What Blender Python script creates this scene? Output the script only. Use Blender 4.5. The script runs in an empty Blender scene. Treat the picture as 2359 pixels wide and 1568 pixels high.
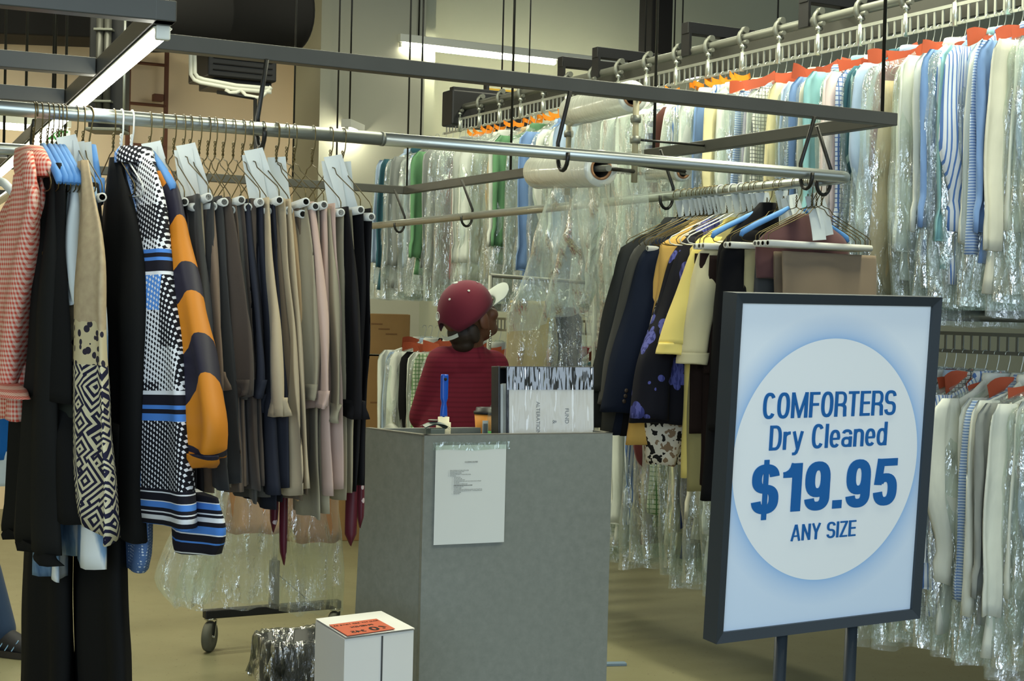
import bpy, bmesh, math, random
from mathutils import Vector, Matrix, noise
S = bpy.context.scene
COL = S.collection
PI = math.pi

# ------------------------------------------------------------------ camera
F_PX, CZ = 3500.0, 1.42
PITCH, ROLL = math.radians(1.04), math.radians(1.4)
_w = Vector((0, math.cos(PITCH), -math.sin(PITCH)))
_r0, _u0 = Vector((1, 0, 0)), Vector((0, math.sin(PITCH), math.cos(PITCH)))
_r = math.cos(ROLL)*_r0 + math.sin(ROLL)*_u0
_u = -math.sin(ROLL)*_r0 + math.cos(ROLL)*_u0
CAM = Vector((0, 0, CZ))
cd = bpy.data.cameras.new('camera')
cd.sensor_width = 36.0
cd.lens = F_PX/2359*36
cd.clip_start, cd.clip_end = .05, 100
cam = bpy.data.objects.new('camera', cd)
COL.objects.link(cam)
cam.matrix_world = Matrix(((_r.x, _u.x, -_w.x, CAM.x), (_r.y, _u.y, -_w.y, CAM.y), (_r.z, _u.z, -_w.z, CAM.z), (0, 0, 0, 1)))
cd.dof.use_dof = False
S.camera = cam

# ------------------------------------------------------------------ world, lights, exposure
S.view_settings.view_transform = 'Standard'
S.view_settings.look = 'None'
S.view_settings.gamma = 1
S.view_settings.use_curve_mapping = False
S.view_settings.exposure = 0.30
S.cycles.max_bounces = 8
S.cycles.transparent_max_bounces = 24
S.cycles.sample_clamp_indirect = 4.0
S.cycles.caustics_reflective = False
S.cycles.caustics_refractive = False
W = bpy.data.worlds.new('daylight')
S.world = W
W.use_nodes = True
W.node_tree.nodes['Background'].inputs[0].default_value = (.70, .86, 1.0, 1)   # the street outside the open shop front
W.node_tree.nodes['Background'].inputs[1].default_value = .85

def area(name, loc, sx, sy, energy, col, rot):
    l = bpy.data.lights.new(name, 'AREA')
    l.shape = 'RECTANGLE'; l.size = sx; l.size_y = sy; l.energy = energy; l.color = col
    o = bpy.data.objects.new(name, l); COL.objects.link(o)
    o.location = loc; o.rotation_euler = rot
    return o
FLUO = (1.0, 1.0, .76)
YAW = math.radians(28)
area('shopfront_daylight', (-.4, -2.6, 1.9), 5.0, 2.6, 125, (.68, .85, 1.0), (math.radians(86), 0, 0))
area('unseen_light_front', (.3, 2.6, 3.6), 2.4, .25, 20, FLUO, (0, 0, YAW))  # additional lamp assumed out of view above the foreground
area('unseen_light_middle', (-.9, 6.0, 3.7), 2.4, .25, 50, FLUO, (0, 0, YAW))  # additional unseen lamp, assumed overhead in mid shop
area('unseen_light_conveyor', (1.3, 4.6, 3.7), .25, 2.8, 100, FLUO, (0, 0, YAW))  # additional unseen lamp, kept strong to brighten the conveyor side
area('fill_light_left', (-2.6, 6.9, 4.2), 2.4, .25, 80, FLUO, (0, 0, YAW))  # unseen fill lamp, added to lift the left back wall
area('unseen_light_rear', (.9, 8.0, 3.75), .25, 2.6, 42, FLUO, (0, 0, YAW))  # additional unseen lamp assumed towards the rear

# ------------------------------------------------------------------ points from the photograph's geometry
def ray(px, py):
    return _w + (px-1179.5)/F_PX*_r - (py-784)/F_PX*_u
def at(px, py, d):                       # point on the sight line at forward distance d
    v = ray(px, py); return CAM + v*(d/v.y)
def atz(px, py, z):                      # point on the sight line at height z
    v = ray(px, py); return CAM + v*((z-CZ)/v.z)
def on_plane(px, py, g, n):              # sight line meets the plane through g with normal n
    v = ray(px, py); return CAM + v*((g-CAM).dot(n)/v.dot(n))
A = Vector((math.cos(YAW), math.sin(YAW), 0))      # along the main rail, to the right and away
B = Vector((-math.sin(YAW), math.cos(YAW), 0))     # along the conveyor, to the left and away
UP = Vector((0, 0, 1))
def along(g, D, px):                     # distance from g along horizontal D to the vertical sight plane of column px
    k = (px-1179.5)/F_PX
    # k*(y) = x ignoring roll; one refinement for roll at the line's height
    t = (k*g.y-g.x)/(D.x-k*D.y)
    for _ in range(4):
        p = g+D*t - CAM
        z = p.dot(_w); q = 1179.5+F_PX*p.dot(_r)/z
        dk = (px-q)/F_PX
        k += dk
        t = (k*g.y-g.x)/(D.x-k*D.y)
    return t

# ------------------------------------------------------------------ mesh helpers
def lin(c):
    return tuple(((v/255)/12.92 if v <= 10 else (((v/255)+.055)/1.055)**2.4) for v in c)+(1,)

class MB:
    def __init__(s): s.bm = bmesh.new()
    def box(s, c, size, R=None, bev=0):
        b = bmesh.new(); bmesh.ops.create_cube(b, size=1)
        bmesh.ops.scale(b, vec=size, verts=b.verts)
        if bev: bmesh.ops.bevel(b, geom=b.edges[:], offset=bev, segments=2, affect='EDGES', profile=.5)
        if R is not None: bmesh.ops.rotate(b, cent=(0, 0, 0), matrix=R, verts=b.verts)
        bmesh.ops.translate(b, vec=c, verts=b.verts)
        return s.add(b)
    def add(s, b):
        mp = {}
        for v in b.verts: mp[v] = s.bm.verts.new(v.co)
        for f in b.faces:
            try: s.bm.faces.new([mp[v] for v in f.verts]).smooth = f.smooth
            except ValueError: pass
        b.free(); return s
    def beam(s, p, q, w, h, bev=.002):           # square bar from p to q, h up
        p, q = Vector(p), Vector(q); d = q-p; L = d.length; d.normalize()
        side = d.cross(UP)
        side = side.normalized() if side.length > 1e-4 else Vector((1, 0, 0))
        up = side.cross(d)
        R = Matrix((d, side, up)).transposed()
        return s.box((p+q)/2, (L, w, h), R, bev)
    def tube(s, path, r, n=10, closed=False, cap=True):
        path = [Vector(p) for p in path]; m = len(path)
        rs = r if isinstance(r, (list, tuple)) else [r]*m
        nor = None; rings = []
        for i in range(m):
            if closed: t = path[(i+1) % m]-path[i-1]
            else: t = path[min(i+1, m-1)]-path[max(i-1, 0)]
            t.normalize()
            if nor is None:
                nor = t.cross(UP)
                if nor.length < 1e-3: nor = t.cross(Vector((1, 0, 0)))
            nor = (nor - t*nor.dot(t)).normalized()
            bi = t.cross(nor)
            rings.append([s.bm.verts.new(path[i]+(nor*math.cos(2*PI*j/n)+bi*math.sin(2*PI*j/n))*rs[i]) for j in range(n)])
        for i in range(m if closed else m-1):
            a, b = rings[i], rings[(i+1) % m]
            for j in range(n):
                f = s.bm.faces.new((a[j], a[(j+1) % n], b[(j+1) % n], b[j])); f.smooth = True
        if cap and not closed:
            s.bm.faces.new(rings[0][::-1]); s.bm.faces.new(rings[-1])
        return s
    def lathe(s, prof, c=(0, 0, 0), n=24, R=None, smooth=True, cap=True):
        c = Vector(c); rings = []
        for r, z in prof:
            ring = []
            for j in range(n):
                v = Vector((r*math.cos(2*PI*j/n), r*math.sin(2*PI*j/n), z))
                if R is not None: v = R @ v
                ring.append(s.bm.verts.new(c+v))
            rings.append(ring)
        for a, b in zip(rings, rings[1:]):
            for j in range(n):
                f = s.bm.faces.new((a[j], a[(j+1) % n], b[(j+1) % n], b[j])); f.smooth = smooth
        if cap and prof[0][0] > 1e-5: s.bm.faces.new(rings[0][::-1])
        if cap and prof[-1][0] > 1e-5: s.bm.faces.new(rings[-1])
        return s
    def prism(s, base, top):
        a = [s.bm.verts.new(p) for p in base]; b = [s.bm.verts.new(p) for p in top]; n = len(a)
        s.bm.faces.new(a[::-1]); s.bm.faces.new(b)
        for i in range(n): s.bm.faces.new((a[i], a[(i+1) % n], b[(i+1) % n], b[i]))
        return s
    def sheet(s, fn, nu, nv, thick=.0012):       # fn(u,v) -> point; a thin closed sheet
        g = [[Vector(fn(i/nu, j/nv)) for i in range(nu+1)] for j in range(nv+1)]
        for sgn in (0, 1):
            vs = []
            for j in range(nv+1):
                row = []
                for i in range(nu+1):
                    p = g[j][i]
                    if sgn:
                        du = g[j][min(i+1, nu)]-g[j][max(i-1, 0)]; dv = g[min(j+1, nv)][i]-g[max(j-1, 0)][i]
                        nn = du.cross(dv); nn.normalize(); p = p+nn*thick
                    row.append(s.bm.verts.new(p))
                vs.append(row)
            for j in range(nv):
                for i in range(nu):
                    q = (vs[j][i], vs[j][i+1], vs[j+1][i+1], vs[j+1][i])
                    f = s.bm.faces.new(q if sgn else q[::-1]); f.smooth = True
            if sgn == 0: first = vs
        return s
    def cloth(s, rows, thick=.03, fold=.012, freq=3, ph=0, M=30, N=26, hem=0, wob=.004, yoff=0, seed=0, top_thick=.35, cap=True, swing=0):
        # rows: (z, x0, x1); a flat hanging tube of fabric whose folds deepen downwards
        n = len(rows); rings = []
        tot = rows[0][0]-rows[-1][0]
        for k in range(N+1):
            z = rows[0][0]-tot*k/N
            i = 0
            while i < n-2 and z < rows[i+1][0]: i += 1
            a, b = rows[i], rows[i+1]
            f = (a[0]-z)/max(a[0]-b[0], 1e-6)
            f = min(max(f, 0), 1)
            m0 = rows[max(i-1, 0)]; m1 = rows[min(i+2, n-1)]
            def cr(c):
                h = max(a[0]-b[0], 1e-6); s1 = (b[c]-a[c])/h
                s0 = (a[c]-m0[c])/max(m0[0]-a[0], 1e-6) if i else s1; s2 = (m1[c]-b[c])/max(b[0]-m1[0], 1e-6) if i < n-2 else s1
                t1 = 0 if s0*s1 <= 0 else 2*s0*s1/(s0+s1)*h; t2 = 0 if s1*s2 <= 0 else 2*s1*s2/(s1+s2)*h
                return (2*f**3-3*f*f+1)*a[c]+(f**3-2*f*f+f)*t1+(-2*f**3+3*f*f)*b[c]+(f**3-f*f)*t2
            x0, x1 = cr(1), cr(2)
            v = k/N
            th = thick*(top_thick+(1-top_thick)*min(1, v*2.5))
            ring = []
            for j in range(M):
                an = 2*PI*j/M; c, sn = math.cos(an), math.sin(an)
                u = (c+1)/2
                x = x0+(x1-x0)*u
                y = yoff+th*math.copysign(abs(sn)**.8, sn)
                g = fold*min(1, .25+v*1.1)
                y += g*math.sin(2*PI*freq*u+ph+1.1*v)+.4*g*math.sin(2*PI*freq*1.9*u+2.1*ph+2*v)
                y += wob*2*noise.noise((x*9, z*5+seed*7.3, seed*3.1+(3 if sn > 0 else 0)))+swing*v
                x += wob*noise.noise((x*4+9, z*6, seed*5.7))
                zz = z+(hem*(u-.5)+.4*fold*math.sin(2*PI*freq*u+ph))*v**4
                ring.append(s.bm.verts.new((x, y, zz)))
            rings.append(ring)
        for a, b in zip(rings, rings[1:]):
            for j in range(M):
                f = s.bm.faces.new((a[j], b[j], b[(j+1) % M], a[(j+1) % M])); f.smooth = True
        if cap:
            s.bm.faces.new(rings[0]); s.bm.faces.new(rings[-1][::-1])
        return s
    def mesh(s, name, m=None, recalc=True):
        me = bpy.data.meshes.new(name)
        if recalc: bmesh.ops.recalc_face_normals(s.bm, faces=s.bm.faces[:])
        s.bm.to_mesh(me); s.bm.free()
        if m: me.materials.append(m)
        return me
    def build(s, name, m, parent=None, loc=None):
        o = bpy.data.objects.new(name, s.mesh(name, m)); COL.objects.link(o)
        if parent: o.parent = parent
        if loc is not None: o.location = loc
        return o

def tag(o, label, cat, group=None, kind=None):
    o['label'] = label; o['category'] = cat
    if group: o['group'] = group
    if kind: o['kind'] = kind
    return o
def thing(name, label, cat, loc=(0, 0, 0), rz=0, group=None):
    o = bpy.data.objects.new(name, None); COL.objects.link(o)
    o.empty_display_size = .05
    o.location = loc; o.rotation_euler = (0, 0, rz)
    return tag(o, label, cat, group)
def struct(name, mb, m):
    o = mb.build(name, m); o['kind'] = 'structure'; return o
def text(s, size, m, name, parent=None, sx=1.0, bold=0.0, M=None, align='CENTER', ext=.0004, sp=1.0):
    cu = bpy.data.curves.new(name, 'FONT'); cu.body = s; cu.size = size; cu.offset = bold; cu.extrude = ext
    cu.align_x = align; cu.align_y = 'BOTTOM_BASELINE' if False else 'BOTTOM'; cu.space_character = sp; cu.space_line = .92
    t = bpy.data.objects.new(name, cu); COL.objects.link(t)
    me = bpy.data.meshes.new_from_object(t.evaluated_get(bpy.context.evaluated_depsgraph_get()))
    bpy.data.objects.remove(t); bpy.data.curves.remove(cu)
    me.transform(Matrix.Diagonal((sx, 1, 1, 1)))
    if M is not None: me.transform(M)
    me.materials.clear(); me.materials.append(m)
    o = bpy.data.objects.new(name, me); COL.objects.link(o)
    if parent: o.parent = parent
    return o
def applied(o):                                  # bake modifiers into the mesh
    dg = bpy.context.evaluated_depsgraph_get(); dg.update()
    me = bpy.data.meshes.new_from_object(o.evaluated_get(dg))
    o.modifiers.clear(); o.data = me
    return o
# ------------------------------------------------------------------ materials
class NX:
    """small helper for procedural node materials"""
    def __init__(s, name):
        s.m = bpy.data.materials.new(name); s.m.use_nodes = True
        s.t = s.m.node_tree; s.b = s.t.nodes['Principled BSDF']; s.out = s.t.nodes['Material Output']
        s.tc = s.t.nodes.new('ShaderNodeTexCoord')
        sp = s.t.nodes.new('ShaderNodeSeparateXYZ'); s.t.links.new(s.tc.outputs['Object'], sp.inputs[0])
        s.x, s.y, s.z = sp.outputs
    def L(s, a, i): s.t.links.new(a, i)
    def sv(s, i, v):
        if isinstance(v, (int, float)): i.default_value = v
        elif isinstance(v, tuple): i.default_value = v
        else: s.L(v, i)
    def math(s, op, a, b=0.0, c=None):
        n = s.t.nodes.new('ShaderNodeMath'); n.operation = op
        s.sv(n.inputs[0], a); s.sv(n.inputs[1], b)
        if c is not None: s.sv(n.inputs[2], c)
        return n.outputs[0]
    def mix(s, f, a, b):
        n = s.t.nodes.new('ShaderNodeMix'); n.data_type = 'RGBA'
        s.sv(n.inputs[0], f); s.sv(n.inputs[6], a); s.sv(n.inputs[7], b); return n.outputs[2]
    def noise(s, scale, detail=3, vec=None, stretch=None, rough=.5):
        n = s.t.nodes.new('ShaderNodeTexNoise'); n.inputs['Scale'].default_value = scale; n.inputs['Detail'].default_value = detail
        n.inputs['Roughness'].default_value = rough
        s.L(vec or s.vec(stretch), n.inputs['Vector']); return n.outputs['Fac']
    def vec(s, stretch=None, add=None):
        if stretch is None: return s.tc.outputs['Object']
        mp = s.t.nodes.new('ShaderNodeMapping'); mp.inputs['Scale'].default_value = stretch
        s.L(s.tc.outputs['Object'], mp.inputs[0]); return mp.outputs[0]
    def comb(s, x, y, z=0.0):
        n = s.t.nodes.new('ShaderNodeCombineXYZ'); s.sv(n.inputs[0], x); s.sv(n.inputs[1], y); s.sv(n.inputs[2], z); return n.outputs[0]
    def voro(s, scale, vec=None, metric='EUCLIDEAN', feat='F1', out='Distance', rand=1.0):
        n = s.t.nodes.new('ShaderNodeTexVoronoi'); n.feature = feat
        if feat != 'DISTANCE_TO_EDGE': n.distance = metric
        n.inputs['Scale'].default_value = scale; n.inputs['Randomness'].default_value = rand
        s.L(vec or s.tc.outputs['Object'], n.inputs['Vector']); return n.outputs[out]
    def ramp(s, f, stops, const=True):
        n = s.t.nodes.new('ShaderNodeValToRGB'); cr = n.color_ramp
        cr.interpolation = 'CONSTANT' if const else 'LINEAR'
        while len(cr.elements) < len(stops): cr.elements.new(.5)
        for e, (p, c) in zip(cr.elements, stops): e.position = p; e.color = c
        s.L(f, n.inputs[0]); return n.outputs[0]
    def per(s, a, p):                            # fraction within a period
        return s.math('FRACT', s.math('DIVIDE', a, p))
    def gt(s, a, b): return s.math('GREATER_THAN', a, b)
    def bump(s, h, st=.3, dist=.01):
        n = s.t.nodes.new('ShaderNodeBump'); n.inputs['Strength'].default_value = st; n.inputs['Distance'].default_value = dist
        s.L(h, n.inputs['Height']); s.L(n.outputs[0], s.b.inputs['Normal']); return n
    def fin(s, col=None, rough=.8, metal=0., spec=.3, **k):
        if col is not None: s.sv(s.b.inputs['Base Color'], col)
        s.sv(s.b.inputs['Roughness'], rough); s.b.inputs['Metallic'].default_value = metal
        s.b.inputs['Specular IOR Level'].default_value = spec
        for q, v in k.items(): s.b.inputs[q.replace('_', ' ')].default_value = v
        return s.m

MC = {}
def solid(name, c, rough=.6, metal=0., spec=.4, var=.12, vs=6, bump=0, bs=40):
    if name in MC: return MC[name]
    n = NX(name); base = lin(c)
    dark = tuple(v*(1-var) for v in base[:3])+(1,); lite = tuple(min(1, v*(1+var)) for v in base[:3])+(1,)
    col = n.mix(n.noise(vs, 4), dark, lite)
    if bump: n.bump(n.noise(bs, 4), bump, .004)
    MC[name] = n.fin(col, rough, metal, spec); return MC[name]
def fabric(name, c, rough=.9, var=.10, weave=900, st=.12, c2=None, pat=None, p=.008, wrinkle=.0):
    """woven cloth; pat: 'v' stripes, 'h' stripes, 'check', 'gingham'"""
    if name in MC: return MC[name]
    n = NX(name); base = lin(c)
    col = n.mix(n.noise(5, 4), tuple(v*(1-var) for v in base[:3])+(1,), tuple(min(1, v*(1+var)) for v in base[:3])+(1,))
    if pat == 'v': col = n.mix(n.gt(n.per(n.x, p), .68), col, lin(c2))
    elif pat == 'h': col = n.mix(n.gt(n.per(n.z, p), .5), col, lin(c2))
    elif pat == 'check':
        col = n.mix(n.math('MAXIMUM', n.gt(n.per(n.x, p), .78), n.gt(n.per(n.z, p), .78)), col, lin(c2))
    elif pat == 'gingham':
        f = n.math('MULTIPLY', n.math('ADD', n.gt(n.per(n.x, p), .5), n.gt(n.per(n.z, p), .5)), .5)
        col = n.mix(f, col, lin(c2))
    b1 = n.bump(n.noise(weave, 2), st, .001)
    if wrinkle:
        b2 = n.bump(n.noise(8, 3, stretch=(1.6, 1.6, .55)), wrinkle, .03); n.L(b1.outputs[0], b2.inputs['Normal'])
    MC[name] = n.fin(col, rough, 0, .2 if sum(c) > 150 else .08, Sheen_Weight=.1 if sum(c) > 150 else .0); return MC[name]

m_steel = solid('grey painted square steel', (72, 72, 66), .45, .35, .5, .2, 8)
m_blackrod = solid('black steel rod', (34, 34, 30), .4, .4, .5)
m_pipe = solid('galvanised rail pipe', (178, 184, 178), .32, .85, .5, .08, 14)
m_zinc = solid('zinc plated steel', (186, 190, 180), .35, .8, .5, .1, 20)
m_castmetal = solid('grey cast metal', (120, 122, 112), .5, .6, .5)
m_wire = solid('bronze hanger wire', (92, 80, 46), .35, .7, .5)
m_wirewhite = solid('white coated wire', (214, 216, 210), .4)
m_tube = solid('white cardboard tube', (206, 206, 196), .7, 0, .3, .06)
m_tubein = solid('dark hollow shade', (40, 38, 32), .9)  # dark colour stands in for the shade inside tubes and holes
m_ticket = solid('white paper ticket', (206, 212, 208), .8, 0, .2, .04)
m_bluehanger = solid('blue foam covered hanger', (86, 138, 196), .6, 0, .3)
m_concrete = NX('sealed beige concrete')
_c = m_concrete.mix(m_concrete.noise(1.2, 5), lin((114, 111, 85)), lin((136, 132, 102)))
_c = m_concrete.mix(m_concrete.gt(m_concrete.noise(60, 2), .70), _c, lin((84, 76, 60)))
m_concrete = m_concrete.fin(_c, m_concrete.math('ADD', m_concrete.math('MULTIPLY', m_concrete.noise(3, 4), .3), .22), 0, .45)
m_wallpink = solid('pinkish tan wall paint', (236, 212, 178), .85, 0, .2, .03, 2)
m_wallcream = solid('cream wall paint', (184, 182, 162), .85, 0, .2, .03, 2)
m_wallpale = solid('pale wall paint', (206, 206, 178), .85, 0, .2, .03, 2)
m_ceiling = solid('dark painted ceiling', (30, 28, 26), .9)
m_black = solid('black painted metal', (24, 24, 24), .5, .2, .5)
m_blackmatt = solid('matt black duct', (26, 24, 22), .8, 0, .3)
m_whitepaint = solid('white enamel', (222, 222, 208), .5, 0, .4, .04)
m_ladder = solid('brown painted iron', (104, 62, 42), .6)
m_rubber = solid('grey rubber tyre', (96, 96, 86), .8)
m_chrome = solid('chromed steel', (200, 200, 192), .2, .95, .5)
m_cardboard = solid('brown cardboard', (136, 106, 68), .85, 0, .2, .1, 9)
m_whitebox = solid('white corrugated carton', (218, 218, 214), .75, 0, .3, .05, 5)
m_ink = solid('black ink', (26, 24, 24), .7, 0, .2, .05)
m_grey_ink = solid('grey print', (118, 122, 124), .8, 0, .2, .05)
m_orange = solid('orange red card', (190, 92, 62), .7, 0, .3, .06)
m_orange2 = solid('bright orange tag', (240, 140, 30), .7, 0, .3, .06)
m_yellow = solid('yellow tag', (238, 210, 20), .7, 0, .3, .06)
m_paper = solid('white office paper', (216, 220, 216), .8, 0, .2, .03)
def emis(name, c, st):
    n = NX(name); n.b.inputs['Emission Color'].default_value = c; n.b.inputs['Emission Strength'].default_value = st
    return n.fin((.9, .9, .85, 1), .4)
m_lamp = emis('fluorescent tube glow', (1, .99, .86, 1), 16)
m_lampf = emis('far fluorescent tube glow', (1, 1, .80, 1), 40)
m_exit = emis('lit exit panel', (.75, .85, .65, 1), .45)
m_green = solid('green letters', (60, 168, 70), .6)
# counter laminate
n = NX('grey brown speckled laminate')
_c = n.mix(n.noise(38, 5, rough=.7), lin((104, 110, 106)), lin((148, 152, 146)))
_c = n.mix(n.math('MULTIPLY', n.noise(2.2, 3), .5), _c, lin((124, 128, 118)))
m_lam = n.fin(_c, .42, 0, .45)
m_lamedge = solid('grey laminate edge', (110, 108, 98), .4)
# clear plastic film
def film(name, veil, gloss, sx=1.0, seed=0, rough=.13, tint=(.93, .97, .94, 1)):
    n = NX(name); t = n.t
    tr = t.nodes.new('ShaderNodeBsdfTransparent'); tr.inputs[0].default_value = tint
    gl = t.nodes.new('ShaderNodeBsdfGlossy'); gl.inputs['Roughness'].default_value = rough; gl.inputs[0].default_value = (1, 1, 1, 1)
    df = t.nodes.new('ShaderNodeBsdfDiffuse'); df.inputs[0].default_value = (.86, .90, .87, 1)
    v1 = n.noise(20*sx, 3, stretch=(1.5, 1.5, .36)); v2 = n.noise(60*sx, 2, stretch=(1.2, 1.2, .6))
    h = n.math('ADD', v1, n.math('MULTIPLY', v2, .45))
    bp = t.nodes.new('ShaderNodeBump'); bp.inputs['Strength'].default_value = .85; bp.inputs['Distance'].default_value = .02
    n.L(h, bp.inputs['Height']); n.L(bp.outputs[0], gl.inputs['Normal'])
    f = n.math('MINIMUM', n.math('ADD', .05, n.math('MULTIPLY', n.math('MAXIMUM', n.math('SUBTRACT', v1, .50), 0.0), gloss*11)), .75)
    a = t.nodes.new('ShaderNodeMixShader'); a.inputs[0].default_value = veil; n.L(tr.outputs[0], a.inputs[1]); n.L(df.outputs[0], a.inputs[2])
    b = t.nodes.new('ShaderNodeMixShader'); n.L(f, b.inputs[0]); n.L(a.outputs[0], b.inputs[1]); n.L(gl.outputs[0], b.inputs[2])
    n.L(b.outputs[0], n.out.inputs[0])
    return n.m
m_bag = film('clear garment bag film', .14, .25)
m_filmsheet = film('clear film sheet', .20, .34, .8, rough=.18)
n = NX('rolled clear film')
n.bump(n.noise(14, 3, stretch=(3, 3, .6)), .5, .01)
m_roll = n.fin(lin((206, 210, 198)), .18, 0, .6)
n.b.inputs['Coat Weight'].default_value = .5
m_core = solid('cardboard core', (150, 112, 78), .8)
m_liner = film('dark bin liner film', .04, .42, 1.6, rough=.12, tint=(.55, .57, .55, 1))
# garment patterns
n = NX('red and white gingham')
_x = n.math('ADD', n.x, n.math('MULTIPLY', n.noise(3, 2), .03))
_x = n.math('ADD', _x, n.y)
f = n.math('MULTIPLY', n.math('ADD', n.gt(n.per(_x, .0105), .5), n.gt(n.per(n.z, .0105), .5)), .5)
m_gingham = n.fin(n.mix(f, lin((232, 202, 180)), lin((206, 84, 66))), .85, 0, .2)
n = NX('black white blue woven dress')
bz, bx = n.math('FLOOR', n.math('DIVIDE', n.z, .075)), n.math('FLOOR', n.math('DIVIDE', n.math('ADD', n.math('ADD', n.x, n.y), n.math('MULTIPLY', n.z, .12)), .085))
wn = n.t.nodes.new('ShaderNodeTexWhiteNoise'); n.L(n.comb(bx, bz), wn.inputs['Vector'])
_xx = n.math('ADD', n.x, n.y)
d1 = n.math('ABSOLUTE', n.math('SUBTRACT', n.per(_xx, .0125), .5)); d2 = n.math('ABSOLUTE', n.math('SUBTRACT', n.per(n.math('ADD', n.z, n.math('MULTIPLY', _xx, .3)), .0105), .5))
dot = n.math('LESS_THAN', n.math('ADD', d1, d2), n.math('ADD', .36, n.math('MULTIPLY', n.gt(wn.outputs['Value'], .62), .22)))
ground = n.ramp(wn.outputs['Value'], [(0, lin((22, 22, 28))), (.40, lin((84, 140, 214))), (.62, lin((24, 24, 30)))])
col = n.mix(dot, ground, lin((226, 228, 230)))
K, Wt, Bl = lin((26, 25, 34)), lin((226, 228, 230)), lin((76, 130, 206))
def bands(n, col, f, bl):
    for lo, hi, c in bl:
        m = n.math('MULTIPLY', n.gt(f, lo), n.math('LESS_THAN', f, hi)); col = n.mix(m, col, c)
    return col
zs = n.math('SUBTRACT', n.z, n.math('MULTIPLY', n.x, .05))
_yz = lambda y: -.455-(y-712)*.000929
col = bands(n, col, zs, [(_yz(q), _yz(p), c) for p, q, c in ((583, 592, Bl), (592, 602, K), (602, 610, Bl), (610, 635, K), (635, 643, Wt),
    (905, 914, Wt), (914, 937, K), (937, 946, Bl), (946, 956, K), (956, 972, Bl), (1122, 1150, K), (1128, 1131, Wt), (1148, 1150, Wt), (1150, 1163, Bl),
    (1163, 1180, K), (1171, 1174, Wt), (1180, 1190, Wt), (1190, 1200, K), (1200, 1217, Bl), (1217, 1220, Wt), (1220, 1600, K), (1236, 1240, Bl), (1262, 1265, Wt))])
m_woven = n.fin(col, .85, 0, .2)
def chevron(x0, z0, zy):
    """steep V bands; apexes lie on a line through (x0, z0)"""
    n = NX('orange and navy chevron')
    zr = n.math('DIVIDE', n.math('ADD', n.math('SUBTRACT', n.z, n.math('MULTIPLY', n.x, 2.05)), 2.05*x0+2.63*z0), 3.63)
    zl = n.math('DIVIDE', n.math('SUBTRACT', n.math('ADD', n.z, n.math('MULTIPLY', n.x, .25)), .25*x0+.32*z0), .68)
    sd = n.gt(n.math('ADD', n.math('SUBTRACT', n.z, z0), n.math('MULTIPLY', n.math('SUBTRACT', n.x, x0), .78)), 0.0)
    za = n.math('ADD', n.math('MULTIPLY', zr, sd), n.math('MULTIPLY', zl, n.math('SUBTRACT', 1.0, sd)))
    O_, N__ = lin((196, 122, 30)), lin((32, 30, 46)); col = O_
    for lo, hi in ((0, 560), (640, 705), (769, 818), (885, 945), (1035, 1056)):
        m = n.math('MULTIPLY', n.math('LESS_THAN', za, zy(lo)), n.gt(za, zy(hi))); col = n.mix(m, col, N__)
    return n.fin(col, .6, 0, .3)
n = NX('cream blouse with navy geometric print')
mott = n.mix(n.noise(55, 3), lin((196, 178, 140)), lin((158, 136, 108)))
dd = n.voro(17, n.vec((1.0, .2, 1.0)), 'MANHATTAN')
geo = n.mix(n.gt(n.math('SINE', n.math('MULTIPLY', dd, 24)), -.05), lin((206, 198, 164)), lin((26, 26, 52)))
flo = n.mix(n.gt(n.voro(48), .36), lin((44, 40, 52)), lin((200, 186, 146)))
zl = n.math('ADD', n.z, n.math('MULTIPLY', n.math('SUBTRACT', n.noise(9, 2), .5), .12))
col = n.mix(n.math('LESS_THAN', zl, -.49), mott, flo); col = n.mix(n.math('LESS_THAN', zl, -.57), col, geo)
m_geo = n.fin(col, .75, 0, .25)
n = NX('blue and white tie dye')
f = n.noise(9, 4, stretch=(1.6, 1, .5))
m_tie = n.fin(n.ramp(f, [(.30, lin((36, 66, 104))), (.46, lin((120, 150, 176))), (.56, lin((226, 230, 226)))], False), .85, 0, .2)
n = NX('pale blue patterned cotton')
f = n.voro(95, n.vec((1, 1, 1.6)), 'MANHATTAN', rand=.2)
m_paleprint = n.fin(n.mix(n.gt(f, .42), lin((206, 216, 226)), lin((84, 112, 156))), .85, 0, .2)
n = NX('leopard print')
f = n.noise(34, 2)
m_leo = n.fin(n.ramp(f, [(0, lin((30, 28, 26))), (.44, lin((222, 214, 196))), (.60, lin((142, 118, 92)))]), .8, 0, .2)
n = NX('black with violet leaves')
vd = n.voro(7.5); an = n.noise(60, 2, stretch=(3, 1, .5))
lf = n.math('LESS_THAN', n.math('ADD', vd, n.math('MULTIPLY', n.math('SUBTRACT', n.voro(26), .35), .45)), .42)
col = n.mix(lf, lin((22, 22, 30)), n.mix(n.gt(an, .53), lin((92, 96, 164)), lin((58, 62, 122))))
m_leaf = n.fin(col, .8, 0, .2)
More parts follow.
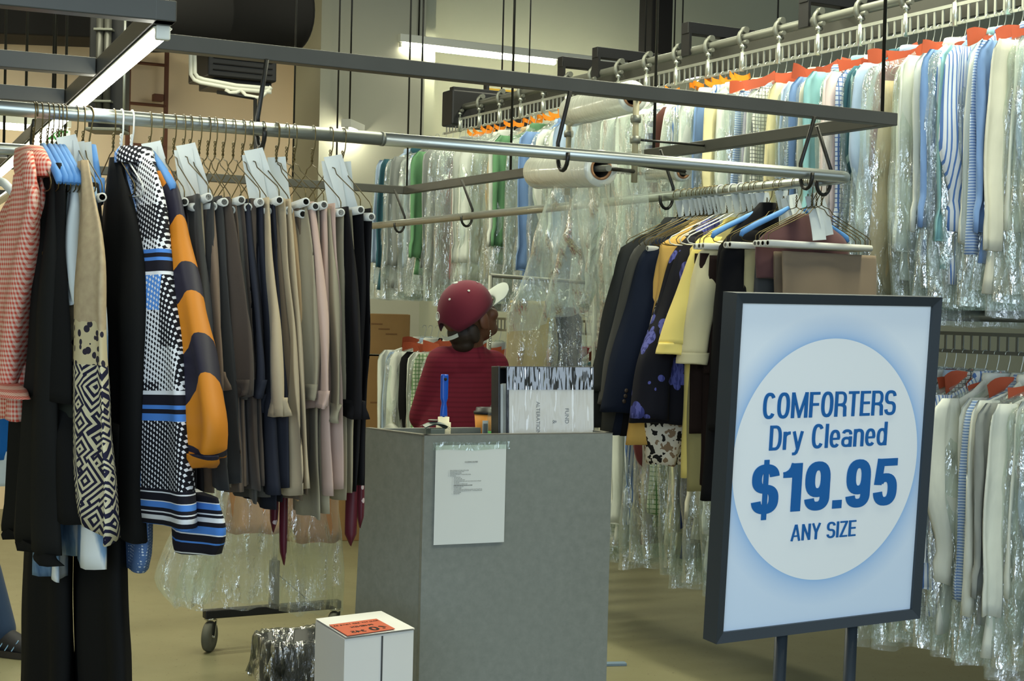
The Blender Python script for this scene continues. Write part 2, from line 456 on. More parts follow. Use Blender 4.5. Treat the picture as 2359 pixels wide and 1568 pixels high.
# ------------------------------------------------------------------ the room
mb = MB(); mb.box((1.5, 7, -.05), (22, 22, .1)); struct('floor', mb, m_concrete)
WB = at(1150, 700, 12.1); WB.z = 0
def wall_mb(p0, D, t0, t1, z0, z1, thick, nrm):
    mb = MB(); c = p0+D*((t0+t1)/2)+nrm*(thick/2); c.z = (z0+z1)/2
    mb.box(c, (t1-t0, thick, z1-z0), Matrix.Rotation(math.atan2(D.y, D.x), 3, 'Z')); return mb
tp = along(WB, A, 850)
struct('wall_back', wall_mb(WB, A, tp, 9, 0, 4.6, .15, B), m_wallpale)
struct('wall_left', wall_mb(WB, A, -7, tp, 0, 4.6, .15, B), m_wallpink)
wr = WB+A*9; struct('wall_right', wall_mb(wr, B, -14, .15, 0, 4.6, .15, A), m_wallpale)
wl = WB-A*7; struct('wall_side', wall_mb(wl, B, -9, .15, 0, 4.6, .15, -A), m_wallcream)
mb = MB(); mb.box((1.5, 7.6, 4.65), (22, 20, .1)); struct('ceiling', mb, m_ceiling)
# pillar with a pipe chase
P0 = at(733, 400, 10.35); P0.z = 0
t1 = along(P0, A, 955)
mb = wall_mb(P0, A, 0, t1, 0, 4.6, .5, B)
o = mb.build('pillar', m_wallcream); tag(o, 'wide cream pillar behind the hanging frame', 'pillar')
mb = wall_mb(P0+B*.12, A, t1, along(P0+B*.12, A, 978), 0, 4.6, .3, B)
tag(mb.build('pillar_trim', m_wallpale), 'narrow pale casing on the right edge of the wide cream pillar', 'trim')

# black ductwork, beam, heater on the far side at upper left
mb = MB()
c0, c1 = at(310, 18, 8.6), at(668, 20, 9.3)
ax = (c1-c0).normalized(); n = 40
R = Matrix((ax.cross(UP).normalized(), ax.cross(ax.cross(UP)).normalized()*-1, ax)).transposed()
Ld = (c1-c0).length
mb.lathe([(.01, 0), (.24, 0), (.25, .02), (.25, Ld*.45), (.257, Ld*.46), (.257, Ld*.47), (.25, Ld*.48), (.25, Ld-.03), (.262, Ld-.02), (.262, Ld), (.2, Ld+.02), (.01, Ld+.03)], c0, n, R)
tag(mb.build('round_duct', m_blackmatt), 'large round black duct under the ceiling left of the pillar', 'duct')
mb = MB(); a, b = at(-500, 30, 9.6), at(380, 66, 10.0)
mb.beam(a, b, .4, .22, .01)
tag(mb.build('ceiling_beam', m_blackmatt), 'black ceiling beam at upper left behind the light frame', 'beam')
t = thing('duct_column', 'black vertical box duct with pipes hanging beside the ladder', 'duct', at(250, 300, 8.2))
o3 = Vector(t.location); h = (at(250, 20, 8.2)-o3).length
mb = MB(); mb.box((0, 0, h/2), (.185, .14, h), bev=.006); mb.build('box_duct', m_black, t)
mb = MB(); mb.box((0, -.03, -.008), (.19, .2, .016), bev=.003); mb.build('end_plate', m_castmetal, t)
for dx in (-.03, .012):
    mb = MB(); mb.tube([(dx, -.095, .04), (dx, -.095, h-.05)], .02, 12); mb.build('pipe', m_steel, t)
for z in (.14, .33, .52):
    mb = MB(); mb.box((-.008, -.098, z), (.1, .052, .012), bev=.002); mb.build('pipe_strap', m_castmetal, t)
mb = MB(); mb.tube([(.097, -.07, .0), (.097, -.07, h-.02)], .008, 8); mb.build('trim_rod', m_zinc, t)
# wall ladder
gL = WB+A*along(WB, A, 338)-B*.1
def wpt(px, py, off=0.1): return on_plane(px, py, WB-B*off, B)
t = thing('wall_ladder', 'brown iron ladder fixed to the pinkish wall', 'ladder', (gL.x, gL.y, 0), YAW)
inv = Matrix.Translation(gL).inverted()
def loc_in(t, p): return (Matrix.Translation(t.location) @ Matrix.Rotation(t.rotation_euler.z, 4, 'Z')).inverted() @ p
for px in (294, 381):
    p = loc_in(t, wpt(px, 300)); mb = MB(); mb.box((p.x, 0, 2.0), (.03, .018, 4.0), bev=.003); mb.build('side_rail', m_ladder, t)
xa, xb = loc_in(t, wpt(294, 300)).x, loc_in(t, wpt(381, 300)).x
for k in range(13):
    z = .25+.285*k; mb = MB(); mb.tube([(xa, 0, z), (xb, 0, z)], .011, 8); mb.build('rung', m_ladder, t)
p = loc_in(t, wpt(370, 226)); mb = MB(); mb.box((p.x-.02, .0, p.z), (.07, .06, .05), bev=.004); mb.build('wall_bracket', m_ladder, t)
# unit heater with white pipes
hp = at(535, 150, 9.2)
t = thing('unit_heater', 'black box heater hung above white pipes between ladder and pillar', 'heater', hp, YAW)
mb = MB(); mb.box((0, 0, 0), (.42, .42, .22), bev=.01); mb.box((.02, 0, -.13), (.36, .3, .05), bev=.005); mb.build('casing', m_black, t)
for k in range(5):
    mb = MB(); mb.box((0, -.216, -.07+.035*k), (.36, .012, .006)); mb.build('louvre', m_blackmatt, t)
t = thing('pipework', 'white bent pipes running under the black box heater', 'pipe', at(530, 200, 8.8), YAW)
def LP(pts): return [loc_in(t, at(x, y, 8.8)) for x, y in pts]
for k, pts in enumerate(([(438, 60), (440, 172), (448, 184), (462, 190), (540, 205), (625, 212)], [(447, 60), (449, 168), (456, 178), (470, 183), (545, 197), (625, 204)], [(520, 206), (530, 214), (545, 213), (556, 206)], [(556, 206), (566, 220), (600, 226), (625, 200)])):
    mb = MB(); mb.tube(LP(pts), .012, 10); mb.build('pipe', m_whitepaint, t)
mb = MB(); mb.tube([loc_in(t, at(588, 226, 8.8)), loc_in(t, at(588, 520, 8.8))], .011, 8); mb.tube([loc_in(t, at(500, 212, 8.8)), loc_in(t, at(588, 226, 8.8))], .011, 8)
mb.build('support_rod', m_black, t)
# tall black column behind the conveyor
bc = at(1508, 150, 10.3); mb = MB(); mb.box((bc.x, bc.y, 2.3), (.165, .165, 4.6), Matrix.Rotation(YAW, 3, 'Z'), .006)
tag(mb.build('steel_column', m_blackmatt), 'black square column rising behind the garment conveyor', 'column')

# fluorescent strip lights
def batten(name_label, p, D, L, z_ok=None, cat='light', energy=18, tubes=2, rod=1.0, w=.07, hh=.055):
    yaw = math.atan2(D.y, D.x)
    t = thing('fluorescent_light', name_label, cat, p, yaw)
    mb = MB(); mb.box((L/2, 0, hh/2-.002), (L, w, hh), bev=.003); mb.build('housing', m_whitepaint, t)
    for k in range(tubes):
        a, b = L*k/tubes+.03*w/.07, L*(k+1)/tubes-.03*w/.07
        mb = MB(); mb.tube([(a, 0, -.022 if rod else -.010), (b, 0, -.022 if rod else -.010)], .018 if rod else .011, 14); mb.build('lamp_tube', m_lamp if not rod else m_lampf, t)
        for q in (a-.012, b+.012):
            mb = MB(); mb.box((q, 0, -.014 if rod else -.009), (.016, .026, .04 if rod else .026), bev=.003); mb.build('lamp_holder', m_whitepaint, t)
    if rod:
        for q in (L*.06, L*.9):
            mb = MB(); mb.tube([(q, 0, .05), (q, 0, rod)], .006, 8); mb.build('hanging_rod', m_blackrod, t)
    return t
p = at(918, 96, 10.6)
batten('long fluorescent strip light hanging right of the pillar', p, A, 2.55, energy=46, rod=4.58-p.z)
p = at(-260, 262, 9.0)
batten('fluorescent strip light above the exit sign at the left edge', p, A, along(p, A, 162), energy=15, rod=4.58-p.z)
p = WB+A*along(WB, A, 640)-B*1.2; p.z = at(640, 288, p.y).z
batten('fluorescent strip light half hidden behind the cream pillar', p, (A*.62-B*.0+B*.78).normalized(), 1.25, energy=12, rod=4.58-p.z, tubes=1)
# exit sign
p = at(126, 316, 9.3)
t = thing('exit_sign', 'white exit sign with green letters at left', 'sign', p, YAW)
mb = MB(); mb.box((0, .02, 0), (.19, .035, .10), bev=.006); mb.build('sign_panel', m_exit, t)
text('EXIT', .08, m_green, 'lettering', t, .95, .002, Matrix.Translation((-.0, -.001, -.03)) @ Matrix.Rotation(PI/2, 4, 'X'))
mb = MB(); mb.tube([(0, .02, .07), (0, .02, 4.6-p.z-.02)], .008, 8); mb.build('sign_rod', m_blackrod, t)

# ------------------------------------------------------------------ hanging steel frame with its rail
R0 = at(600, 297, 3.6)                           # a point on the main rail's axis
ZR = R0.z
def rail_pt(px):
    return R0+A*along(R0, A, px)
RC = R0+A*along(R0, A, 1966)                     # where the rail bends
RR = .0165
ZF = at(600, 122, 3.6).z                         # frame bars
FC = at(2047, 288, 4.66); tF = along(Vector((R0.x, R0.y, ZF)), A, 2047)
FA = Vector((R0.x, R0.y, ZF))
F1 = FA+A*tF                                     # near right corner
F0 = FA+A*along(FA, A, 338)
F2 = F1+B*along(F1, B, 934)                      # far corner
frame = thing('overhead_rack', 'dark grey square steel frame hung on rods above the clothes', 'frame', F1)
def fp(p): return Vector(p)-F1
SQ = .0375
mb = MB(); mb.beam(fp(F0), fp(F1)+A*SQ*.5, SQ, SQ); mb.build('front_bar', m_steel, frame)
mb = MB(); mb.beam(fp(F1)+B*SQ*.5, fp(F2)-B*SQ*.5, SQ, SQ); mb.build('side_bar', m_steel, frame)
mb = MB(); mb.beam(fp(F2)+A*SQ*.5, fp(F2-A*5.2), SQ, SQ); mb.build('back_bar', m_steel, frame)
def rods(base, D, pxs, parent, org, r=.0055):
    for px in pxs:
        q = base+D*along(base, D, px)-org
        mb = MB(); mb.tube([q+UP*.01, (q.x, q.y, 4.59-org.z)], r, 8); mb.build('hanging_rod', m_blackrod, parent)
rods(FA, A, [2032], frame, F1)
rods(F1, B, [1506, 1176], frame, F1)
rods(F2, A, [937, 774, 674], frame, F1, .0045); rods(F2, A, [148, 57, 8], frame, F1, .0062)
def jhook(p, D, zt, side=1, r=.0058):            # hook that carries a rail at p (local), bar at height zt
    N = D.cross(UP)*side
    pts = [Vector((p.x, p.y, zt))-N*.03, p+N*(RR+.012)+UP*.03, p+N*(RR+.010)-UP*.005]
    for k in range(9):
        a = -PI*k/8*1.05; pts.append(p+N*math.cos(a)*(RR+.010)+UP*(math.sin(a)*(RR+.022)-.005))
    mb = MB(); mb.tube(pts, r, 8); return mb
for px in (602, 1297, 1858):
    q = rail_pt(px)-F1; jhook(q, A, -SQ/2, -1).build('rail_hook', m_blackrod, frame)
sr = RC-A*.05+B*.05
for px in (1897, 1535, 1075, 920):
    q = RC+B*along(RC, B, px)-F1; jhook(q, B, -SQ/2, 1).build('rail_hook', m_blackrod, frame)
rail = thing('garment_rail', 'galvanised pipe rail bent at the right, hung below the square steel frame', 'rail', RC)
mb = MB(); L0 = along(RC, A, -420); jl = along(RC, A, 880)
mb.tube([A*L0, A*jl], RR, 16); mb.build('pipe', m_pipe, rail)
mb = MB(); LB_ = along(RC, B, 800)
bend = [A*-.06*(1-k/6)**1.0 if k == 0 else A*(-.06+.06*math.sin(PI/2*k/6))+B*(.06-.06*math.cos(PI/2*k/6)) for k in range(7)]
mb.tube([A*jl]+bend+[B*(LB_*.3), B*LB_], RR, 16); mb.build('pipe', m_pipe, rail)
mb = MB(); mb.tube([A*(jl-.004), A*(jl+.004)], RR+.0012, 16); mb.build('joint', m_castmetal, rail)
# a second, farther frame and rail
F3 = on_plane(978, 489, F2+B*1.9, B); F3.z = ZF
t = thing('overhead_rack', 'black far frame bar seen low behind the trousers', 'frame', F3)
mb = MB(); mb.beam((0, 0, 0), A*-5.6, SQ, SQ); mb.build('front_bar', m_black, t)
for s_ in (-.04, -2.9, -4.6):
    mb = MB(); mb.tube([A*s_, A*s_+UP*(4.59-ZF)], .006, 8); mb.build('hanging_rod', m_blackrod, t)
q = F3-A*.3+UP*(ZR-ZF)
mb = MB(); mb.tube([q-A*4, q+A*.15], RR, 12)
tag(mb.build('garment_rail', m_castmetal), 'short length of grey pipe seen right of the dark trousers', 'rail')
# ladder-like light frame at upper left
A2 = Vector((math.cos(math.radians(23.3)), math.sin(math.radians(23.3)), 0)); B2 = Vector((-A2.y, A2.x, 0))
G0 = at(378, 28, 2.72)
lf = thing('light_frame', 'ladder shaped square steel frame at upper left above the shirts', 'frame', G0)
mb = MB(); mb.beam(-B2*.019, B2*5.2, SQ, SQ); mb.build('long_bar', m_steel, lf)
mb = MB(); mb.beam(-A2*1.6-B2*0, A2*.019, SQ, SQ); mb.build('cross_bar', m_steel, lf)
for px in (240, 166, 30):
    q = B2*along(G0, B2, px); mb = MB(); mb.beam(q-A2*1.6, q-A2*.02, SQ, SQ); mb.build('cross_bar', m_steel, lf)
for s_ in (.5, 3.2):
    mb = MB(); mb.tube([B2*s_-A2*1.5, B2*s_-A2*1.5+UP*(4.59-G0.z)], .006, 8); mb.build('hanging_rod', m_blackrod, lf)
    mb = MB(); mb.tube([B2*(s_+1.2), B2*(s_+1.2)+UP*(4.59-G0.z)], .003, 6); mb.build('hanging_rod', m_blackrod, lf)
p = G0+B2*.03+A2*.004-UP*(.0195+.003)
batten('fluorescent batten fixed under the ladder shaped steel frame', p, B2, 2.42, energy=5, rod=0, w=.034, hh=.004)
p2 = G0+B2*2.5+A2*.004-UP*(.0195+.003)
batten('farther fluorescent batten under the ladder shaped steel frame', p2, B2, 2.42, energy=4, rod=0, w=.034, hh=.004)
Q0 = at(160, 352, 4.29)
rail2 = thing('garment_rail', 'grey pipe rail turning a corner behind the salmon checked shirt', 'rail', Q0)
mb = MB(); mb.tube([-A2*2.2, -A2*.06]+[A2*(-.06+.06*math.sin(PI/2*k/6))+B2*(.06-.06*math.cos(PI/2*k/6)) for k in range(1, 7)]+[B2*1, B2*2.4], RR, 14); mb.build('pipe', m_pipe, rail2)
mb = jhook(Q0-B2*.03-A2*.1-G0+B2*.03, A2, -SQ/2, -1); mb.build('rail_hook', m_blackrod, lf)
# ------------------------------------------------------------------ hangers and garments
def arc(c, r, a0, a1, n=10):
    return [Vector((c[0]+r*math.cos(a0+(a1-a0)*k/n), 0, c[1]+r*math.sin(a0+(a1-a0)*k/n))) for k in range(n+1)]
HR = RR+.004
def hook_path(s=1):
    return arc((0, -HR), HR, PI*1.12 if s > 0 else -PI*.12, 0 if s > 0 else PI, 10)
def hanger_mesh(kind):
    """origin at the top of the hook; hanger plane is XZ"""
    r = {'trouser': .0014, 'shirt': .0014, 'white': .0021, 'blue': .0014}[kind]
    mb = MB()
    h = hook_path()
    h += [Vector((.018, 0, -.05)), Vector((.004, 0, -.075)), Vector((0, 0, -.092))]
    mb.tube(h, r, 6)
    # twisted neck
    for s in (0, PI):
        mb.tube([(.0022*math.cos(s+k*1.1), .0022*math.sin(s+k*1.1), -.055-.0375*k/12) for k in range(13)], r*.9, 5)
    for s in (-1, 1):
        if kind == 'trouser':
            mb.tube([(0, 0, -.092), (s*.012, 0, -.098), (s*.032, 0, -.103), (s*.045, 0, -.118), (s*.185, 0, -.180), (s*.197, 0, -.190), (s*.199, 0, -.214)], r, 6)
        else:
            mb.tube([(0, 0, -.092), (s*.012, 0, -.097), (s*.03, 0, -.101), (s*.05, 0, -.112), (s*.195, 0, -.178), (s*.206, 0, -.19), (s*.2, 0, -.201), (s*.18, 0, -.205), (0, 0, -.205)], r, 6)
    return mb.mesh('wire', {'white': m_wirewhite}.get(kind, m_wire))
HM = {k: hanger_mesh(k) for k in ('trouser', 'shirt', 'white', 'blue')}
mb = MB(); mb.lathe([(.0065, -.2), (.0098, -.2), (.0098, .2), (.0065, .2)], (0, 0, -.214), 14, Matrix.Rotation(PI/2, 3, 'Y'))
TUBE_ME = mb.mesh('cardboard_tube', m_tube)
mb = MB()
for s in (-1, 1): mb.lathe([(.0062, 0), (.0066, .012*1)], (s*.2-(.012 if s > 0 else 0), 0, -.214), 12, Matrix.Rotation(PI/2, 3, 'Y'))
TUBEIN_ME = mb.mesh('tube_hollow', m_tubein)
mb = MB()
for s in (-1, 1): mb.tube([(s*.03, 0, -.096), (s*.06, 0, -.112), (s*.15, 0, -.152), (s*.2, 0, -.178), (s*.207, 0, -.19)], [.006, .0085, .009, .009, .006], 10)
FOAM_ME = mb.mesh('foam_cover', m_bluehanger)
def ticket_mesh(seed):
    rnd = random.Random(seed)
    mb = MB()
    mb.sheet(lambda u, v: (-.022+.044*u+.012*v, -.008-.012*math.sin(v*2.2)+.004*math.sin(u*3), -.062-.135*v), 4, 8, .0006)
    return mb.mesh('paper_ticket', m_ticket)
TK_ME = [ticket_mesh(k) for k in range(3)]
def put(name, me, parent, loc=(0, 0, 0), rot=(0, 0, 0)):
    o = bpy.data.objects.new(name, me); COL.objects.link(o); o.parent = parent; o.location = loc; o.rotation_euler = rot; return o
def hanger(g, rz, kind, label, group, tickets=0, tr=0, trot=.9, tilt=0, lift=0):
    t = thing('wire_hanger', label, 'hanger', g, rz, group)
    t.rotation_euler = (0, tilt, rz)
    put('wire', HM[kind], t)
    if kind == 'trouser':
        u = put('cardboard_tube', TUBE_ME, t); put('tube_hollow', TUBEIN_ME, u)
    if kind == 'blue': put('foam_cover', FOAM_ME, t)
    rnd = random.Random(int(g.x*999))
    for k in range(tickets):
        put('paper_ticket', TK_ME[k % 3], t, (.004*k, -.004-.006*k, .01*k-.02+lift), (0, -.1-.12*k, trot+.25*k))
    return t

class G:
    """one hanging garment: root at the hook, local X across its width, local -Y its seen face"""
    def __init__(s, name, label, cat, g, rz, group=None):
        s.t = thing(name, label, cat, g, rz, group); s.g = Vector(g)
        s.M = (Matrix.Translation(s.g) @ Matrix.Rotation(rz, 4, 'Z')); s.Mi = s.M.inverted()
        s.n = Vector((-math.sin(rz), math.cos(rz), 0))
    def x(s, px, py): return (s.Mi @ on_plane(px, py, s.g, s.n)).x
    def z(s, px, py): return (s.Mi @ on_plane(px, py, s.g, s.n)).z
    def rows(s, R, near=1, lo=-.62, hi=.62):
        out = []
        for py, pl, pr in R:
            z = s.z(pr if near > 0 else pl, py)
            out.append((z, max(lo, s.x(pl, py)), min(hi, s.x(pr, py))))
        return out
    def part(s, name, R, m, raw=False, **k):
        mb = MB(); mb.cloth(R if raw else s.rows(R, k.pop('near', 1)), **k)
        return mb.build(name, m, s.t)
    def buttons(s, pts, m, r=.005, y=-.03, name='button'):
        for px, py in pts:
            x, z = s.x(px, py), s.z(px, py)
            mb = MB(); mb.lathe([(0, .003), (r*.6, .003), (r, .001), (r, -.001)], (x, y, z), 12, Matrix.Rotation(PI/2, 3, 'X')); mb.build(name, m, s.t)

RZ1 = math.atan2(-B.y, -B.x)                     # garments on the main rail turn their near edge to us
def gm(px): p = rail_pt(px); return Vector((p.x, p.y, ZR+RR+.002))
# --- shirts, blouses, skirts and dresses at the left
g = G('salmon_shirt', 'salmon and white checked long sleeve shirt at the left end of the main rail', 'shirt', gm(78), RZ1)
g.part('body', [(392, 58, 92), (440, 22, 102), (560, -22, 88), (800, -55, 62), (972, -60, 56)], m_gingham, thick=.045, fold=.02, freq=2.5, seed=1)
g.part('sleeve', [(400, 76, 106), (450, 66, 116), (560, 50, 104), (700, 30, 86), (800, 22, 74), (888, 14, 64)], m_gingham, thick=.035, fold=.012, freq=1.3, seed=2, yoff=-.035, ph=1)
g.part('cuff', [(884, 12, 66), (900, 12, 84), (920, 16, 99)], m_gingham, thick=.036, fold=.003, freq=1, seed=3, yoff=-.037, N=8, top_thick=.9)
g.part('collar', [(334, 50, 90), (352, 45, 104), (376, 50, 110), (404, 60, 108)], m_gingham, thick=.034, fold=.004, freq=1, N=10, top_thick=.9, seed=4, wob=.006)
g.part('collar_flap', [(350, 78, 104), (400, 92, 114), (440, 104, 114)], m_gingham, thick=.012, fold=.003, freq=1, N=8, top_thick=.9, seed=5, yoff=-.03)
hanger(gm(78), RZ1, 'shirt', 'wire hanger inside the salmon checked shirt', None)
m_blk = fabric('black crepe', (26, 26, 25)); m_blk2 = fabric('black sheer chiffon', (30, 30, 28), .8); m_olive = fabric('dark olive knit', (44, 46, 38))
m_wht = fabric('white poplin', (204, 212, 210), .8)
g = G('black_skirt', 'long black flared skirt with a sheer hem below the salmon checked shirt', 'skirt', gm(95), RZ1)
g.part('body', [(385, 100, 128), (640, 75, 128), (900, 48, 124), (1280, 10, 122)], m_blk2, thick=.022, fold=.016, freq=3, seed=4)
g.part('sheer_hem', [(1278, 10, 122), (1304, 12, 128)], m_blk, thick=.022, fold=.016, freq=3, N=6, seed=4, top_thick=1)
hanger(gm(95), RZ1, 'blue', 'blue foam hanger carrying the long black flared skirt', None)
g = G('black_blouse', 'black blouse with a slanting hem beside the salmon checked shirt', 'blouse', gm(110), RZ1)
g.part('body', [(375, 116, 142), (430, 104, 152), (560, 90, 146), (640, 78, 148), (882, 48, 150)], m_blk, thick=.022, fold=.012, freq=2, seed=5, hem=-.09)
hanger(gm(110), RZ1, 'blue', 'blue foam hanger carrying the black blouse with the slanting hem', None)
g = G('olive_skirt', 'dark olive skirt showing below the black blouse with the slanting hem', 'skirt', gm(121), RZ1)
g.part('body', [(385, 126, 148), (640, 105, 147), (900, 88, 148), (1130, 85, 150), (1156, 96, 142)], m_olive, thick=.03, fold=.015, freq=2.2, seed=6)
hanger(gm(121), RZ1, 'blue', 'blue foam hanger carrying the dark olive skirt', None)
g = G('black_skirt', 'short black skirt between the olive skirt and the navy printed blouse', 'skirt', gm(133), RZ1)
g.part('body', [(390, 132, 150), (640, 120, 149), (900, 118, 152), (1050, 120, 176), (1209, 118, 178)], m_blk, thick=.03, fold=.008, freq=2, seed=7)
hanger(gm(133), RZ1, 'blue', 'blue foam hanger carrying the short black skirt', None)
g = G('white_shirt', 'white shirt with gold snap buttons beside the beige printed blouse', 'shirt', gm(141), RZ1)
g.part('body', [(392, 152, 172), (480, 146, 180), (560, 144, 178), (640, 148, 184), (700, 166, 192)], m_wht, thick=.02, fold=.012, freq=1.6, seed=8)
m_gold = solid('gold metal', (200, 164, 80), .3, .9)
g.buttons([(152, 572), (161, 586), (155, 608), (149, 620)], m_gold, .006, -.055)
hanger(gm(141), RZ1, 'blue', 'blue foam hanger carrying the white shirt with gold buttons', None)
g = G('printed_blouse', 'beige blouse with navy geometric print on its lower half', 'blouse', gm(150), RZ1)
g.part('body', [(368, 180, 194), (440, 172, 206), (620, 154, 226), (800, 148, 224), (950, 134, 232), (1050, 128, 242), (1172, 150, 248)], m_geo, thick=.02, fold=.014, freq=2.3, seed=9, hem=-.16)
hanger(gm(150), RZ1, 'shirt', 'wire hanger with white tickets carrying the beige printed blouse', None, 2)
g = G('tie_dye_dress', 'blue and white tie dye dress hanging behind the beige printed blouse', 'dress', gm(176), RZ1)
g.part('body', [(430, 200, 216), (600, 190, 232), (770, 182, 238), (1000, 165, 236), (1150, 150, 232), (1312, 140, 228)], m_tie, thick=.016, fold=.012, freq=2, seed=10)
g.part('leg', [(1000, 125, 175), (1200, 122, 178), (1340, 116, 172)], m_tie, thick=.02, fold=.012, freq=1.5, seed=11, yoff=-.03)
hanger(gm(176), RZ1, 'shirt', 'wire hanger with white tickets carrying the tie dye dress', None, 1)
g = G('black_trousers', 'very long black wide trousers reaching to the bottom of the photo at left', 'trousers', gm(192), RZ1)
g.part('waist', [(420, 196, 222), (760, 170, 228), (1000, 120, 232)], m_blk, thick=.03, fold=.01, freq=2, seed=12)
g.part('leg', [(980, 88, 170), (1300, 84, 172), (1568, 78, 176), (1800, 74, 180)], m_blk, thick=.035, fold=.01, freq=1.5, seed=13, yoff=-.02)
g.part('leg', [(980, 130, 232), (1300, 130, 228), (1568, 130, 240), (1800, 130, 246)], m_blk, thick=.03, fold=.01, freq=1.5, seed=14, yoff=.045)
hanger(gm(192), RZ1, 'trouser', 'wire hanger with white tickets carrying the very long black trousers', None, 1)
# bundle of blue hangers hanging by the black dress
t = thing('blue_strap_hanger', 'blue foam hanger folded upside down beside the black dress', 'hanger', gm(205), RZ1+.3)
mb = MB(); mb.tube(hook_path()+[Vector((.004, 0, -.075)), Vector((0, 0, -.1))], .002, 6); mb.build('hook', m_wire, t)
for k, dy in enumerate((-.012, .002, .015)):
    mb = MB(); mb.tube([(-.01, dy, -.085), (-.002+.004*k, dy, -.13), (.012, dy*1.4, -.18), (.022, dy*1.2, -.215), (.034, dy, -.2), (.03, dy, -.16)], .009, 10); mb.build('foam_cover', m_bluehanger, t)
g = G('black_dress', 'long black sleeveless dress beside the blue striped dress', 'dress', gm(262), RZ1)
g.part('body', [(360, 256, 274), (425, 248, 290), (560, 232, 322), (800, 222, 330), (1100, 216, 326), (1250, 212, 330)], m_blk, thick=.035, fold=.010, freq=1.6, seed=15)
g.buttons([(303, 1058), (306, 1078), (302, 1100)], m_gold, .005, -.07)
hanger(gm(262), RZ1, 'shirt', 'wire hanger inside the long black sleeveless dress', None)
g = G('printed_shirt', 'pale blue printed shirt tail showing under the long black dress', 'shirt', gm(280), RZ1)
g.part('body', [(395, 276, 296), (560, 255, 326), (900, 244, 334), (1270, 236, 340), (1322, 246, 328)], m_paleprint, thick=.025, fold=.008, freq=1.4, seed=16)
hanger(gm(280), RZ1, 'white', 'white coated hanger inside the pale blue printed shirt', None)
g = G('striped_dress', 'black, white and blue woven dress with horizontal stripes', 'dress', gm(304), RZ1)
g.part('body', [(352, 296, 326), (380, 292, 346), (430, 302, 362), (560, 318, 374), (650, 330, 382), (800, 318, 402), (950, 306, 416), (1100, 300, 424), (1200, 294, 431), (1226, 292, 432)], m_woven, thick=.035, fold=.010, freq=1.3, seed=17)
g.part('back_hem', [(1150, 320, 430), (1228, 330, 434), (1288, 346, 420)], m_woven, thick=.03, fold=.01, freq=1.2, seed=18, yoff=.06, N=8)
g.part('collar', [(336, 300, 322), (352, 296, 328), (372, 296, 332)], m_woven, thick=.045, fold=.004, freq=1, N=8, seed=19, top_thick=.8)
hanger(gm(304), RZ1, 'white', 'white coated hanger inside the blue striped woven dress', None)
g = G('chevron_blouse', 'orange and navy chevron blouse beside the blue striped dress', 'blouse', gm(345), RZ1)
m_chev = chevron(g.x(435, 885), g.z(435, 885), lambda y: g.z(435, y))
g.part('body', [(392, 356, 384), (450, 358, 404), (560, 372, 416), (700, 380, 442), (900, 396, 478), (1000, 404, 490), (1060, 420, 484)], m_chev, thick=.035, fold=.012, freq=1.3, seed=20)
g.part('hem_band', [(1050, 418, 486), (1066, 422, 480), (1080, 432, 470)], m_chev, thick=.033, fold=.008, freq=1.2, seed=21, N=8, top_thick=1)
hanger(gm(345), RZ1, 'blue', 'blue foam hanger with tickets carrying the chevron blouse', None, 2)

# --- trousers folded over cardboard tubes
TC = {'taupe': (120, 102, 84), 'charcoal': (54, 54, 52), 'brown taupe': (128, 110, 92), 'grey': (98, 92, 86), 'dark brown': (72, 63, 55), 'dark grey': (82, 80, 74),
      'navy': (44, 46, 54), 'beige': (176, 160, 130), 'khaki': (192, 162, 120), 'rose beige': (186, 160, 146), 'sage': (156, 147, 122), 'black': (32, 31, 32), 'olive grey': (108, 94, 76)}
TILT = [0, .05, -.06, .03, -.02, .06, -.05, .02, -.04, .05, -.07, .03, .06, -.03, -.05, .02, -.02]
def trousers(label, hpx, col, right_top, right_mid, right_bot, front_y, back_y, back_right, tickets=0, twist=0, seed=0, cuffs=True, group=None):
    m = fabric('wool '+col, TC[col], .9, wrinkle=.12)
    g = G('folded_trousers', label, 'trousers', gm(hpx), RZ1+twist, group)
    zt = -.206; g.t.rotation_euler.y = TILT[seed]
    xt = max(.05, min(.185, g.x(right_top, 490))); xm = min(.24, g.x(right_mid, 650)); xb = min(.30, g.x(right_bot, front_y-20))
    zm, zb = g.z(right_mid, 650), g.z(right_bot, front_y)
    g.part('front_half', [(zt, xt-.22, xt), (zm, xm-.26, xm), (zb+.03, xb-.34, xb), (zb, xb-.33, xb-.003)], m, raw=True, thick=.013, fold=.011, freq=2.2, seed=seed, yoff=-.021, top_thick=.7, ph=seed)
    g.part('waistband', [(zb+.036, xb-.336, xb+.003), (zb-.002, xb-.33, xb)], m, raw=True, thick=.0148, fold=.011, freq=2.2, seed=seed, N=4, yoff=-.021, top_thick=1, ph=seed+1.1)
    xk = min(.3, g.x(back_right, back_y-20)); zk = g.z(back_right, back_y)
    for k, (dx, dy, dz) in enumerate(((0, .014, 0), (-.012, .034, .012))):
        g.part('leg', [(zt, xt-.21, xt-.004), ((zt+zk)/2, (xt+xk)/2-.22, (xt+xk)/2), (zk+dz, xk-.21+dx, xk+dx)], m, raw=True, thick=.008, fold=.007, freq=1.6, seed=seed+k, yoff=dy, top_thick=.8, ph=seed+k)
    return g
